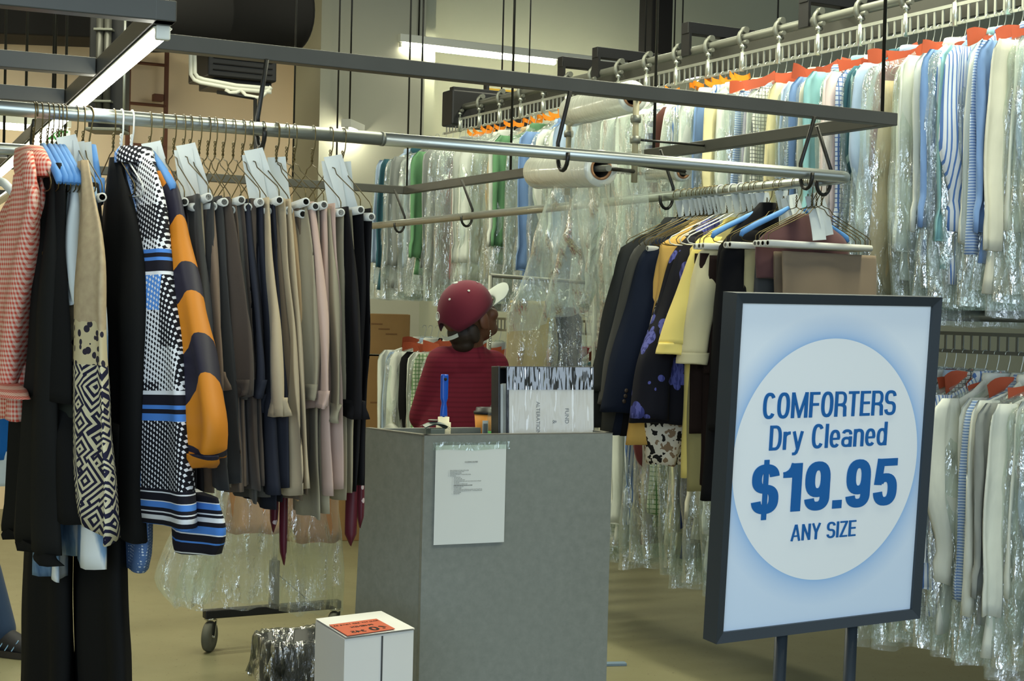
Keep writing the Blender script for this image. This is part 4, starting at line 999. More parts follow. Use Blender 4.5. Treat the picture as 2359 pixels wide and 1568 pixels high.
def bagged(tab, dz, row, cards):
    rnd = random.Random(len(row))
    n = 0
    base = cv(0, dz)
    for i, (px, w, kd) in enumerate(tab):
        n += 1; m = n-(8 if row == 'upper' else 7)
        tt = along(base, B, px)
        word, ms = MAT_KIND[kd]
        if px > 2360: where = f'{ORD(9-n if row == "upper" else 8-n)} right of the photo edge'
        else: where = f'{ORD(m)} from the right'
        t = thing('bagged_'+word, f'{w} {word} in clear plastic, {where}, {row} conveyor', 'clothes in plastic bag', base+B*tt+UP*.008, YAW+rnd.uniform(-.10, .10), f'bagged clothes on the {row} conveyor')
        me = ms[rnd.randrange(len(ms))]
        sx = rnd.uniform(-.045, .035)
        o = put(word, me, t, (sx, 0, 0))
        if not me.materials: me.materials.append(cm(w))
        o.material_slots[0].link = 'OBJECT'; o.material_slots[0].material = cm(w)
        sc = rnd.uniform(.96, 1.04)
        o.scale = (rnd.choice((-1, 1))*sc, 1, sc)
        put('wire', CHM, t)
        b = put('plastic_bag', BGM[rnd.randrange(len(BGM))], t, (sx*.8, 0, 0)); b.scale = (rnd.choice((-1, 1)), 1, rnd.uniform(.97, 1.05))
        cd_ = cards(px, rnd)
        if cd_: put('number_tag', cd_[0], t, cd_[1], cd_[2])
def up_cards(px, rnd):
    if px > 1720 and rnd.random() < .62: return (CARD[rnd.randrange(3)], (rnd.uniform(-.13, -.05), -.05, -.09+rnd.uniform(-.015, .02)), (0, rnd.uniform(-.5, .2), rnd.uniform(-.2, .2)))
    if px < 1740 and px > 1080 and rnd.random() < .9: return (OTAG[rnd.randrange(2)], (rnd.uniform(-.03, .01), -.008, -.022-rnd.uniform(0, .012)), (0, rnd.uniform(-.3, .2), 0))
    if px < 1080 and rnd.random() < .4: return (YTAG[rnd.randrange(2)], (-.07, -.05, -.13), (0, -.25, 0))
def lo_cards(px, rnd):
    if rnd.random() < .7: return (CARD[rnd.randrange(3)], (rnd.uniform(-.13, -.05), -.05, -.09+rnd.uniform(-.02, .02)), (0, rnd.uniform(-.5, .2), rnd.uniform(-.2, .2)))
bagged(UPPER, 0, 'upper', up_cards)
bagged(LOWER, dzl, 'lower', lo_cards)
# ------------------------------------------------------------------ film rolls and loose film
def roll(label, pa, pb, R, rc):
    d = (pb-pa); L = d.length; d.normalize()
    s_ = d.cross(UP).normalized(); M3 = Matrix((s_, d.cross(s_)*-1, d)).transposed()
    t = thing('film_roll', label, 'plastic film roll', pa)
    n = 36
    mb = MB(); mb.lathe([(rc+.004, 0), (R*.96, 0), (R, .006), (R*.985, L*.3), (R*1.01, L*.6), (R*.99, L-.006), (R*.96, L), (rc+.004, L)], (0, 0, 0), n, M3, cap=False)
    mb.build('wound_film', m_roll, t)
    mb = MB(); mb.lathe([(rc-.004, -.002), (rc+.004, -.002), (rc+.004, L+.002), (rc-.004, L+.002), (rc-.004, L*.9), (rc-.005, L*.5)], (0, 0, 0), n, M3, cap=False); k_ = mb.build('core', m_core, t)
    mb = MB(); mb.lathe([(rc-.0045, L*.55), (rc-.0045, L-.004)], (0, 0, 0), n, M3, cap=False); mb.lathe([(0, L*.55), (rc-.0045, L*.55)], (0, 0, 0), n, M3, cap=False); mb.build('core_hollow', m_tubein, k_)
    mb = MB(); mb.tube([-d*.05, d*(L+.06)], .011, 12); mb.build('spindle', m_castmetal, t)
    return t, d
ra0, ra1 = at(1240, 396, 5.55), at(1385, 388, 5.02)
roll('large roll of clear film with a brown core behind the main rail', ra0, ra1, .062, .034)
rb0, rb1 = at(1318, 258, 5.75), at(1458, 222, 5.2)
roll('upper roll of clear film hanging above the brown cored roll', rb0, rb1, .056, .032)
rc0, rc1 = at(1500, 400, 5.75), at(1574, 396, 5.35)
roll('small roll of clear film right of the brown cored roll', rc0, rc1, .034, .020)
# stand that carries the rolls, clamped to the side bar of the overhead rack
st = thing('film_stand', 'beige post stand carrying the rolls of clear film', 'stand', Vector((rb1.x, rb1.y, ra1.z)))
m_beige = solid('beige painted post', (150, 144, 116), .6)
so_ = Vector(st.location); db_ = (rb1-rb0).normalized()
p_, q_ = rb1+db_*.03, rb0-db_*.03
for e in (p_, q_):
    l = e-so_
    mb = MB(); mb.tube([(l.x, l.y, l.z+.02), (l.x, l.y, -.03)], .011, 10); mb.build('post', m_beige, st)
    for z in (l.z-.08, l.z-.15):
        mb = MB(); mb.lathe([(.017, -.012), (.019, 0), (.017, .012)], (l.x, l.y, z), 10); mb.build('clamp', m_castmetal, st)
    k_ = e-A*.0; tt_ = (F1-k_).dot(A); e2 = k_+A*tt_
    mb = MB(); mb.tube([(l.x, l.y, F1.z-so_.z), (e2.x-so_.x, e2.y-so_.y, F1.z-so_.z)], .0045, 8); mb.build('clamp_arm', m_blackrod, st)
for a_, b_ in ((ra0, ra1), (rc0, rc1)):
    d = (b_-a_).normalized()
    for e, f in ((b_+d*.05, p_), (a_-d*.04, q_)):
        mb = MB(); mb.tube([e-so_, Vector((f.x, f.y, e.z+.01))-so_], .007, 8); mb.build('arm', m_blackrod, st)
def film_sheet(label, corners, nu=26, nv=44, amp=.018, seed=0, m=None, gather=0):
    a, b, c, d = corners          # top left, top right, bottom left, bottom right
    o0 = (a+b)/2; nrm = (b-a).cross(c-a).normalized()
    def fn(u, v):
        p = a.lerp(b, u).lerp(c.lerp(d, u), v)
        w = amp*min(1, .25+v*1.4)
        p = p+nrm*(w*math.sin(u*13+seed+1.5*v)+.5*w*math.sin(u*29+2*seed+3*v)+.03*(noise.noise((u*5, v*4, seed))))
        p = p+(b-a)*(.04*noise.noise((v*3, u*2, seed+5)))
        return p-o0
    mb = MB(); mb.sheet(fn, nu, nv, .0006)
    t = mb.build('film_sheet', m or m_filmsheet); t.location = o0
    return tag(t, label, 'plastic film')
film_sheet('clear film hanging straight down from the upper roll', (at(1312, 292, 5.72), at(1482, 262, 5.18), at(1352, 800, 5.7), at(1478, 800, 5.2)), seed=1, amp=.012)
film_sheet('clear film pulled down from the brown cored roll', (at(1258, 428, 5.45), at(1400, 424, 4.98), at(1185, 770, 5.6), at(1372, 700, 5.2)), seed=3, amp=.03)
film_sheet('clear film hanging from the small roll on the right', (at(1480, 415, 5.7), at(1580, 412, 5.3), at(1478, 620, 5.7), at(1545, 620, 5.35)), seed=5, amp=.012)
# bagged khaki trousers and a dark garment by the film
def hung_bag(name, label, px, py, d, rz, m, R, bagR, twist=0, cat='clothes in plastic bag'):
    g = G(name, label, cat, at(px, py, d), rz)
    g.part(name.split('_')[1], R, m, thick=.02, fold=.006, freq=1.6, seed=int(px))
    g.part('plastic_bag', bagR, m_bag, thick=.045, fold=.012, freq=3, seed=int(py), wob=.012, cap=False, M=40)
    mb = MB(); mb.tube(arc((0, -.011), .011, PI*1.1, 0, 8)+[Vector((.01, 0, -.03)), Vector((0, 0, -.07)), Vector((.08, 0, -.10)), Vector((-.08, 0, -.10)), Vector((0, 0, -.07))], .0018, 6); mb.build('wire', m_zinc, g.t)
    return g
m_khk = fabric('khaki cotton drill', (186, 160, 100))
hb = hung_bag('bagged_trousers', 'khaki trousers in clear plastic right of the person in the cap', 1222, 640, 5.75, math.radians(6), m_khk, [(694, 1176, 1270), (780, 1168, 1262), (1000, 1160, 1250)], [(655, 1212, 1232), (680, 1180, 1262), (740, 1164, 1284), (1030, 1150, 1280)])
hung_bag('bagged_jacket', 'dark navy jacket in clear plastic behind the black binder', 1308, 668, 5.8, math.radians(10), m_nav, [(708, 1296, 1322), (735, 1276, 1340), (800, 1270, 1340), (1000, 1266, 1340)], [(684, 1300, 1318), (710, 1272, 1340), (800, 1262, 1352), (1040, 1256, 1356)])
mb = MB(); a_ = at(1130, 634, 5.8); b_ = at(1372, 652, 5.86); mb.tube([a_, b_], .008, 10)
for e in (a_, b_): mb.tube([e, (e.x, e.y, 0)], .009, 8)
tag(mb.build('bagging_bar', m_castmetal), 'thin steel bar carrying the bagged khaki trousers', 'rail')

# ------------------------------------------------------------------ podium counter
CY = math.radians(24.5)
X_, Y_ = Vector((math.cos(CY), math.sin(CY), 0)), Vector((-math.sin(CY), math.cos(CY), 0))
Pp = Vector((-.206, 4.238, .766))                # lower left corner of the posted sheet
pl = Pp+Y_*.004
tc = on_plane(978, 1003, pl, Y_); ZC = tc.z
C0 = Vector((tc.x, tc.y, 0))
wC = (on_plane(1412, 995, pl, Y_)-tc).dot(X_)
ct = thing('podium_counter', 'grey brown laminate podium counter in the middle of the shop', 'counter', C0, CY)
th = .02; rec = .055
BL = at(840, 985, 4.44); bl = Vector(((BL-tc).dot(X_), (BL-tc).dot(Y_), 0)); dC = bl.y
sdr = (X_*bl.x+Y_*bl.y).normalized()
fB = along(Vector((C0.x, C0.y, .35)), sdr, 803)/math.hypot(bl.x, bl.y)      # the side widens towards the floor
blb = bl*fB
mb = MB(); mb.box((wC/2, th/2, ZC/2), (wC, th, ZC), bev=.0015); mb.build('front_panel', m_lam, ct)
def panel(nm, pts, off):
    mb = MB(); mb.prism(pts, [p+off for p in pts]); mb.build(nm, m_lam, ct)
i_ = Vector((th, 0, 0))
f0 = Vector((0, th, 0)); f1 = Vector((wC-th, th, 0)); Zc = UP*ZC
panel('side_panel', [f0, blb, bl+Zc, f0+Zc], i_)
panel('side_panel', [f1, Vector((wC-th, blb.y, 0)), Vector((wC-th, dC, ZC)), f1+Zc], i_)
panel('back_panel', [blb+i_, Vector((wC-th, blb.y, 0)), Vector((wC-th, dC, ZC)), bl+i_+Zc], Vector((0, -th, 0)))
mb = MB(); z_ = ZC-rec; q4 = [Vector((th, th, z_-.02)), Vector((wC-th, th, z_-.02)), Vector((wC-th, dC-th, z_-.02)), Vector((bl.x+th, dC-th, z_-.02))]
mb.prism(q4, [p+UP*.02 for p in q4]); mb.build('recessed_top', m_black, ct)
mb = MB(); mb.box((wC/2, th/2, ZC+.001), (wC, th, .003)); mb.box((wC-th/2, dC/2, ZC+.001), (th, dC, .003))
mb.prism([Vector((0, 0, ZC)), i_+UP*ZC, bl+i_+Zc, bl+Zc], [Vector((0, 0, ZC+.0025)), i_+UP*(ZC+.0025), bl+i_+UP*(ZC+.0025), bl+UP*(ZC+.0025)]); mb.build('edge_banding', m_lamedge, ct)
# posted sheet
t = thing('posted_notice', 'white printed notice taped to the front of the podium counter', 'notice', Pp, CY)
mb = MB(); mb.sheet(lambda u, v: (.216*u, -.0012-.001*math.sin(3*u)*math.sin(2*v), .279*(1-v)), 6, 6, .0004); mb.build('sheet', m_paper, t)
text('CLOSING DUTIES', .0052, m_grey_ink, 'heading', t, 1.0, .0001, Matrix.Translation((.108, -.0034, .2285)) @ Matrix.Rotation(PI/2, 4, 'X'), ext=.0001)
lines = [(0, 'Empty all garbage cans & replace with new bags'), (0, 'Put laundry sheets in laundry room'), (0, 'Fold laundry bags and towels'), (0, 'Count down front drawer 15 minutes before closing'), (0, 'At closing time'),
 (1, 'Lock front doors'), (1, 'Turn off "Open" sign'), (1, 'Count down second drawer'), (1, 'Put credit card batch report, cash count, invoices, tickets in safe again'), (1, 'Turn off radio'), (1, 'Turn off both air conditioner units'), (2, 'Double check that both front doors are locked'), (1, 'Put deposits in drop safe'), (1, 'Turn off front lights'),
 (1, 'On the alarm panel press CODE button and enter code "Time off", then'), (3, 'push the button directly under the word "off".  You will have 30 seconds'), (3, 'to exit the building'), (1, 'Lock back door')]
for i, (k, s_) in enumerate(lines):
    z = .2066-.00388*i; x = .044 if k == 0 else .056
    if k != 3:
        mb = MB(); mb.lathe([(0, .0006), (.0006, .0002), (.0006, 0)], (x-.005, -.0034, z+.0015), 8, Matrix.Rotation(PI/2, 3, 'X')); mb.build('bullet', m_grey_ink, t)
    text(s_, .0037, m_ink if k == 2 else m_grey_ink, 'text_line', t, .80, .00008 if k == 2 else 0, Matrix.Translation((x, -.0032, z)) @ Matrix.Rotation(PI/2, 4, 'X'), 'LEFT', .0001)
mb = MB(); mb.sheet(lambda u, v: (-.008+.235*u, -.0028, .287-.022*v+.002*math.sin(9*u)), 14, 2, .0003); mb.build('clear_tape', film('adhesive tape', .03, .05), t)
# binder standing in the recess
bz = ZC-rec
b0 = on_plane(1152, 900, pl+Y_*.08, Y_); b1 = on_plane(1376, 900, pl+Y_*.08, Y_)
bw = (b1-b0).dot(X_)
bh = on_plane(1300, 844, pl+Y_*.08, Y_).z-bz
bt = thing('ring_binder', 'black ring binder standing on the podium counter with a white sheet', 'binder', Vector((b0.x, b0.y, bz)), CY)
bt.rotation_euler = (math.radians(-3), 0, CY+math.radians(2))
m_vinyl = solid('black vinyl', (24, 26, 28), .35, 0, .5)
mb = MB(); mb.box((bw/2+.012, 0, bh/2), (bw-.024, .005, bh), bev=.002); mb.build('front_cover', m_vinyl, bt)
mb = MB(); mb.box((bw/2+.012, .052, bh/2), (bw-.024, .005, bh), bev=.002); mb.build('back_cover', m_vinyl, bt)
mb = MB(); mb.box((bw/2+.01, .026, bh-.004), (bw-.02, .054, .006), bev=.002); mb.build('spine', m_vinyl, bt)
mb = MB(); mb.box((.018, .028, .10), (.010, .030, .19), bev=.003); mb.box((bw/2, .028, bh*.42), (bw-.06, .028, bh*.75)); mb.build('papers', m_paper, bt)
mb = MB(); mb.box((.003, .026, bh*.5), (.006, .05, bh), bev=.002); mb.build('edge', m_vinyl, bt)
mb = MB(); xs0, xs1 = .032, bw-.004; mb.box(((xs0+xs1)/2, -.0036, bh*.36), (xs1-xs0, .0012, bh*.72)); mb.build('cover_sheet', m_whitebox, bt)
n = NX('clear vinyl pocket'); t_ = n.t
tr = t_.nodes.new('ShaderNodeBsdfTransparent'); gl = t_.nodes.new('ShaderNodeBsdfGlossy'); gl.inputs['Roughness'].default_value = .08
bp = t_.nodes.new('ShaderNodeBump'); bp.inputs['Strength'].default_value = .9; bp.inputs['Distance'].default_value = .02; n.L(n.noise(11, 2, stretch=(3, 1, .6)), bp.inputs['Height']); n.L(bp.outputs[0], gl.inputs['Normal'])
ms = t_.nodes.new('ShaderNodeMixShader'); n.L(n.math('ADD', .035, n.math('MULTIPLY', n.gt(n.z, bh*.72), .28)), ms.inputs[0]); n.L(tr.outputs[0], ms.inputs[1]); n.L(gl.outputs[0], ms.inputs[2]); n.L(ms.outputs[0], n.out.inputs[0])
mb = MB(); mb.sheet(lambda u, v: (.024+(bw-.03)*u, -.0062-.0025*max(0, v-.6)*math.sin(u*40), bh*(.005+.985*v)), 40, 12, .0003); mb.build('clear_pocket', n.m, bt)
for s_, x, z, sz in (('ALTERATIONS', .118, bh*.58, .017), ('&', .172, bh*.36, .019), ('FUND', .214, bh*.5, .018)):
    text(s_, sz, m_grey_ink, 'handwriting', bt, .95, 0, Matrix.Translation((x, -.0046, z)) @ Matrix.Rotation(PI/2, 4, 'X') @ Matrix.Rotation(-PI/2, 4, 'Z'), 'LEFT', .0001)
# lint roller
Ry = Y_*.22
def onc(px, py, dep): return on_plane(px, py, pl+Y_*dep, Y_)
p = onc(1022, 960, .24)
t = thing('lint_roller', 'lint roller standing on end with a bright blue handle', 'lint roller', Vector((p.x, p.y, bz)), CY)
hb_ = onc(1022, 960, .24).z-bz; ht_ = onc(1022, 862, .24).z-bz
m_blue = solid('bright blue plastic', (20, 84, 190), .35, 0, .5)
mb = MB(); mb.lathe([(.0, 0), (.022, 0), (.022, hb_-.016), (.017, hb_-.016), (.017, hb_), (.006, hb_), (0, hb_)], (0, 0, 0), 24); mb.build('paper_roll', solid('cream paper roll', (214, 208, 180), .7), t)
mb = MB(); L_ = ht_-hb_
mb.cloth([(ht_, -.0105, .0105), (ht_-L_*.05, -.012, .012), (ht_-L_*.55, -.0115, .0115), (ht_-L_*.68, -.007, .007), (ht_-L_*.78, -.0095, .0095), (hb_+.002, -.0115, .0115)], thick=.008, fold=0, wob=0, N=24, M=20, top_thick=.9)
mb.tube([(0, 0, hb_-.01), (0, 0, hb_+.006)], .004, 8); h_ = mb.build('handle', m_blue, t)
mb = MB(); mb.lathe([(.0, -.0006), (.0048, -.0006), (.0048, .0006), (0, .0006)], (0, -.0086, ht_-.014), 16, Matrix.Rotation(PI/2, 3, 'X')); mb.build('hang_hole', m_tubein, h_)
p = onc(1003, 985, .17); zt_ = onc(1003, 970, .17).z-bz
t = thing('stapler', 'grey green rounded desk stapler beside the lint roller', 'stapler', Vector((p.x, p.y, bz)), CY+.2)
m_gg = solid('grey green plastic', (108, 118, 110), .4)
mb = MB(); mb.sheet(lambda u, v: (-.045+.09*u, .018*math.cos(v*PI), max(.004, zt_-.022+.022*math.sin(PI*min(1, u*.86+.12))**.6-.006*abs(math.cos(v*PI)))), 14, 8, .004); mb.box((0, 0, .012), (.088, .034, .024), bev=.004)
mb.box((0, 0, (zt_-.02)/2), (.05, .03, zt_-.02), bev=.003); mb.build('body', m_gg, t)
mb = MB(); mb.lathe([(0, .002), (.014, .002), (.016, 0)], (-.008, 0, zt_+.003), 18); mb.build('top_button', m_castmetal, t)
p = onc(1118, 985, .27); 
t = thing('coffee_cup', 'orange paper coffee cup with a black lid behind the binder', 'cup', Vector((p.x, p.y, bz)), CY)
ztop = onc(1118, 938, .27).z-bz
mb = MB(); mb.lathe([(0, 0), (.026, 0), (.034, ztop-.018), (0, ztop-.018)], (0, 0, 0), 28); mb.build('cup_body', solid('orange cup paper', (226, 150, 60), .6), t)
mb = MB(); mb.lathe([(.0365, ztop-.020), (.0365, ztop-.012), (.031, ztop-.010), (.029, ztop), (.026, ztop), (.025, ztop-.004), (0, ztop-.004)], (0, 0, 0), 28); mb.build('lid', m_black, t)
mb = MB(); mb.box((-.014, -.0315, .052), (.018, .002, .05)); mb.build('white_label', m_paper, t)
for j in range(7):
    mb = MB(); mb.box((-.0205+.0022*j, -.0328, .05), (.0011 if j % 2 else .0006, .001, .036)); mb.build('barcode_bar', m_ink, t)
p = onc(1143, 985, .20); ztop = onc(1143, 926, .20).z-bz
t = thing('drink_cup', 'clear domed drink cup with a green band half behind the binder', 'cup', Vector((p.x, p.y, bz)), CY)
m_clear = film('clear cup plastic', .05, .22, .5, rough=.06)
mb = MB(); mb.lathe([(.02, 0), (.027, ztop*.6), (.028, ztop*.62), (.026, ztop*.75), (.018, ztop*.93), (.006, ztop), (0, ztop)], (0, 0, 0), 26); mb.build('dome', m_clear, t)
mb = MB(); mb.lathe([(0, .004), (.0195, .004), (.0235, ztop*.36), (0, ztop*.36)], (0, 0, 0), 24); mb.build('drink', solid('dark green drink', (52, 70, 34), .3), t)
mb = MB(); mb.lathe([(.0222, ztop*.16), (.0248, ztop*.36), (.0246, ztop*.36), (.0220, ztop*.16)], (0, 0, 0), 26); mb.build('band', m_green, t)
p = onc(905, 986, .40)
t = thing('spike_file', 'small folded metal clip on the rear left corner of the podium counter', 'clip', Vector((p.x, p.y, bz)), CY+.3)
mb = MB(); mb.sheet(lambda u, v: (-.03+.06*u, .02*v-.01, .028+.032*u*(1-u)*2+.012*v), 8, 3, .002); mb.build('plate', m_castmetal, t)
mb = MB(); mb.box((0, 0, .014), (.02, .02, .03), bev=.002); mb.build('foot', m_black, t)

# ------------------------------------------------------------------ price sign on a stand
SG = Vector((.4676, 3.268, .7432))
sy, sl, sr_ = math.radians(30.5523), math.radians(3.6727), math.radians(-.6191)
M3 = Matrix.Rotation(sy, 4, 'Z') @ Matrix.Rotation(sl, 4, 'X') @ Matrix.Rotation(sr_, 4, 'Y')
sg_ = thing('price_sign', 'framed blue and white price sign on a floor stand', 'sign', SG)
sg_.rotation_euler = M3.to_euler()
w_, h_ = .559, .711; fr = .022
m_frame = solid('charcoal plastic frame', (44, 52, 58), .42, 0, .45, .06)
for nm, pts in (('frame_rail', [(-fr, -fr), (w_+fr, -fr), (w_, 0), (0, 0)]), ('frame_rail', [(0, h_), (w_, h_), (w_+fr, h_+fr), (-fr, h_+fr)]), ('frame_rail', [(-fr, -fr), (0, 0), (0, h_), (-fr, h_+fr)]), ('frame_rail', [(w_, 0), (w_+fr, -fr), (w_+fr, h_+fr), (w_, h_)])):
    mb = MB(); cx = sum(p[0] for p in pts)/4; cz = sum(p[1] for p in pts)/4
    mb.prism([(x, .035, z) for x, z in pts], [(x, -.006 if 0 <= x <= w_ and 0 <= z <= h_ else -.012, z) for x, z in pts]); mb.build(nm, m_frame, sg_)
n = NX('printed poster')
_Msg = Matrix.Translation(SG) @ M3
_nsg = (M3 @ Vector((0, 1, 0)))
def spt(px, py): return _Msg.inverted() @ on_plane(px, py, SG, _nsg)
_t, _b, _l, _rg = spt(1925, 783), spt(1872, 1333), spt(1687, 1040), spt(2115, 1050)
ccx, ccz, crad = (_l.x+_rg.x)/2, (_t.z+_b.z)/2, (_rg.x-_l.x+_t.z-_b.z)/4
xx, zz = n.math('SUBTRACT', n.x, ccx), n.math('SUBTRACT', n.z, ccz)
rr = n.math('SQRT', n.math('ADD', n.math('MULTIPLY', xx, xx), n.math('MULTIPLY', zz, zz)))
dr = n.math('SUBTRACT', rr, crad)
bgc = n.mix(n.math('MINIMUM', n.math('MULTIPLY', n.math('ABSOLUTE', n.math('SUBTRACT', n.z, .62)), 1.5), 1.0), lin((240, 247, 252)), lin((214, 231, 249)))
halo = n.mix(n.math('POWER', n.math('MINIMUM', n.math('MULTIPLY', n.math('MAXIMUM', dr, 0.0), 17.0), 1.0), .5), lin((150, 192, 236)), bgc)
m_poster = n.fin(n.mix(n.math('LESS_THAN', dr, 0.0), halo, lin((247, 249, 247))), .55, 0, .3)
mb = MB(); mb.box((w_/2, .004, h_/2), (w_, .006, h_)); mb.build('poster', m_poster, sg_)
mb = MB(); mb.box((w_/2, .022, h_/2), (w_+.01, .02, h_+.01)); mb.build('back_board', m_frame, sg_)
m_sblue = solid('printed blue', (24, 100, 168), .55, 0, .3, .04)
# condensed grotesque lettering drawn stroke by stroke
def se(cx, cy, a, b, a0, a1, n=2.5, k=28):
    out = []
    for i in range(k+1):
        t = math.radians(a0+(a1-a0)*i/k); c, s_ = math.cos(t), math.sin(t)
        out.append((cx+a*math.copysign(abs(c)**(2/n), c), cy+b*math.copysign(abs(s_)**(2/n), s_)))
    return out
def glyph(ch, t):
    """strokes (points, closed, thickness) of a letter one unit tall; returns strokes and width"""
    h = t/2; w = {'M': .66, 'I': t, 'l': t, 'r': .30, '.': t, '1': .36, 'y': .46, 'e': .44, 'a': .45, 'n': .44, 'd': .45, '$': .52, 'A': .54, 'Y': .5, 'Z': .44, 'E': .42, 'F': .41, 'T': .44}.get(ch, .49)
    c = w/2; X = .735; tt = t*.86; q = tt/2
    if ch == 'C': return [(se(c, .5, c-h, .5-q, 38, 322), 0, t)], w
    if ch == 'O': return [(se(c, .5, c-h, .5-q, 0, 360)[:-1], 1, t)], w
    if ch == 'M': return [([(h, 0), (h, 1)], 0, t), ([(w-h, 0), (w-h, 1)], 0, t), ([(h*1.1, .985), (c, .06)], 0, t*.8), ([(w-h*1.1, .985), (c, .06)], 0, t*.8), ([(c-h*.75, .03), (c+h*.75, .03)], 0, .06)], w
    if ch == 'F': return [([(h, 0), (h, 1)], 0, t), ([(0, 1-q), (w, 1-q)], 0, tt), ([(0, .51), (w*.92, .51)], 0, tt)], w
    if ch == 'E': return [([(h, 0), (h, 1)], 0, t), ([(0, 1-q), (w, 1-q)], 0, tt), ([(0, .52), (w*.95, .52)], 0, tt), ([(0, q), (w, q)], 0, tt)], w
    if ch == 'T': return [([(c, 0), (c, 1)], 0, t), ([(0, 1-q), (w, 1-q)], 0, tt)], w
    if ch == 'R':
        b = (1-q-.47)/2
        return [([(h, 0), (h, 1)], 0, t), ([(0, 1-q), (c, 1-q)]+se(c, .47+b, c-h, b, 88, -88)+[(0, .47)], 0, tt), (se(c-.02, .30, c-h+.02, .17, 85, 0)+[(w-h, .15), (w-h*.8, 0)], 0, t)], w
    if ch in 'S$':
        b = .25-q/2; S_ = [(se(c, 1-q-b, c-h, b, 8, 262)+se(c, q+b, c-h, b, 82, -172), 0, t*.96)]
        if ch == '$': S_ += [([(c, -.13), (c, 1.10)], 0, t*.5)]
        return S_, w
    if ch == 'D': return [([(h, 0), (h, 1)], 0, t), ([(0, 1-q), (c*.9, 1-q)]+se(c*.9, .5, w-h-c*.9, .5-q, 88, -88)+[(0, q)], 0, t*.95)], w
    if ch == 'r': return [([(h, 0), (h, X)], 0, t), (se(w+.02, X-q-.20, w+.02-h, .20, 175, 95), 0, t)], w
    if ch == 'y': return [([(h*.95, X), (c+.01, .02)], 0, t*.9), ([(w-h*.95, X), (c+.015, .02), (c-.04, -.13), (c-.10, -.18), (0.03, -.185)], 0, t*.9)], w
    if ch == 'l': return [([(h, 0), (h, 1)], 0, t)], w
    if ch == 'e': return [(se(c, X/2, c-h, X/2-q, 0, 318), 0, t*.95), ([(h, X*.5-.005), (w-h*.4, X*.5-.005)], 0, tt*.8)], w
    if ch == 'a': return [([(w-h*1.1, 0), (w-h*1.1, X*.6)], 0, t), (se(c, X-q-.16, c-h*1.05, .16, 0, 165), 0, t*.93), (se(c-.01, .215, c-h, .215-q, -10, 350)[:-1], 1, t*.85)], w
    if ch == 'n': return [([(h, 0), (h, X)], 0, t), (se(c, X-q-.2, c-h, .2, 175, 0)+[(w-h, 0)], 0, t)], w
    if ch == 'd': return [([(w-h, 0), (w-h, 1)], 0, t), (se(c, X/2, c-h, X/2-q, 0, 360)[:-1], 1, t*.93)], w
    if ch == '1': return [([(w-h, 0), (w-h, 1)], 0, t), ([(0, .775), (.06, .785), (.13, .83), (.175, .90), (.20, 1.0)], 0, t*.55), ([(0, .76), (w-h, .76)], 0, t*.55), ([(.12, .84), (w-h, .84)], 0, t*.5), ([(.19, .92), (w-h, .92)], 0, t*.7)], w
    if ch == '9':
        b = .30; return [(se(c, 1-q-b+.02, c-h, b-.02, 0, 360)[:-1], 1, t), ([(w-h, .68), (w-h, .32)]+se(c, q+.20, c-h, .20, 0, -172), 0, t)], w
    if ch == '5':
        return [([(.06, 1-q), (w*.97, 1-q)], 0, tt), ([(.06+h*.85, 1), (h*.95, .44)], 0, t*.82), (se(c, .335, c-h, .335-q, 148, -172), 0, t)], w
    if ch == '.': return [([(h, 0), (h, t*.95)], 0, t)], w
    if ch == 'A': return [([(h*.8, 0), (c-.012, 1)], 0, t*.86), ([(w-h*.8, 0), (c+.012, 1)], 0, t*.86), ([(.12, .30), (w-.12, .30)], 0, tt*.85)], w
    if ch == 'N': return [([(h, 0), (h, 1)], 0, t), ([(w-h, 0), (w-h, 1)], 0, t), ([(h, .98), (w-h, .02)], 0, t*.85)], w
    if ch == 'Y': return [([(h*.8, 1), (c, .42)], 0, t*.88), ([(w-h*.8, 1), (c, .42)], 0, t*.88), ([(c, 0), (c, .46)], 0, t)], w
    if ch == 'I': return [([(h, 0), (h, 1)], 0, t)], w
    if ch == 'Z': return [([(0, 1-q), (w, 1-q)], 0, tt), ([(0, q), (w, q)], 0, tt), ([(w-h*.9, 1-q*1.2), (h*.9, q*1.2)], 0, t*.85)], w
    return [], .22
def ribbon(bm, pts, closed, t, x0, fx, fz, z0, lay):
    n = len(pts); L_, R_ = [], []
    for i in range(n):
        p = Vector(pts[i]); 
        a = Vector(pts[i-1]) if (i or closed) else None; b = Vector(pts[(i+1) % n]) if (i < n-1 or closed) else None
        d1 = (p-a).normalized() if a is not None else None; d2 = (b-p).normalized() if b is not None else None
        d1 = d1 or d2; d2 = d2 or d1
        m = (d1+d2); m = m.normalized() if m.length > 1e-6 else d1
        nn = Vector((-m.y, m.x)); k = 1/max(.55, nn.dot(Vector((-d1.y, d1.x))))
        L_.append(p+nn*(t/2*k)); R_.append(p-nn*(t/2*k))
    def V(q, y): return bm.verts.new((x0+q.x*fx, y, z0+q.y*fz))
    y1, y0 = -.0012-.00004*lay, .0004
    rows = [(V(l, y1), V(r, y1), V(r, y0), V(l, y0)) for l, r in zip(L_, R_)]
    for i in range(n if closed else n-1):
        a, b = rows[i], rows[(i+1) % n]
        for j in range(4): bm.faces.new((a[j], b[j], b[(j+1) % 4], a[(j+1) % 4]))
    if not closed: bm.faces.new(rows[0]); bm.faces.new(rows[-1][::-1])
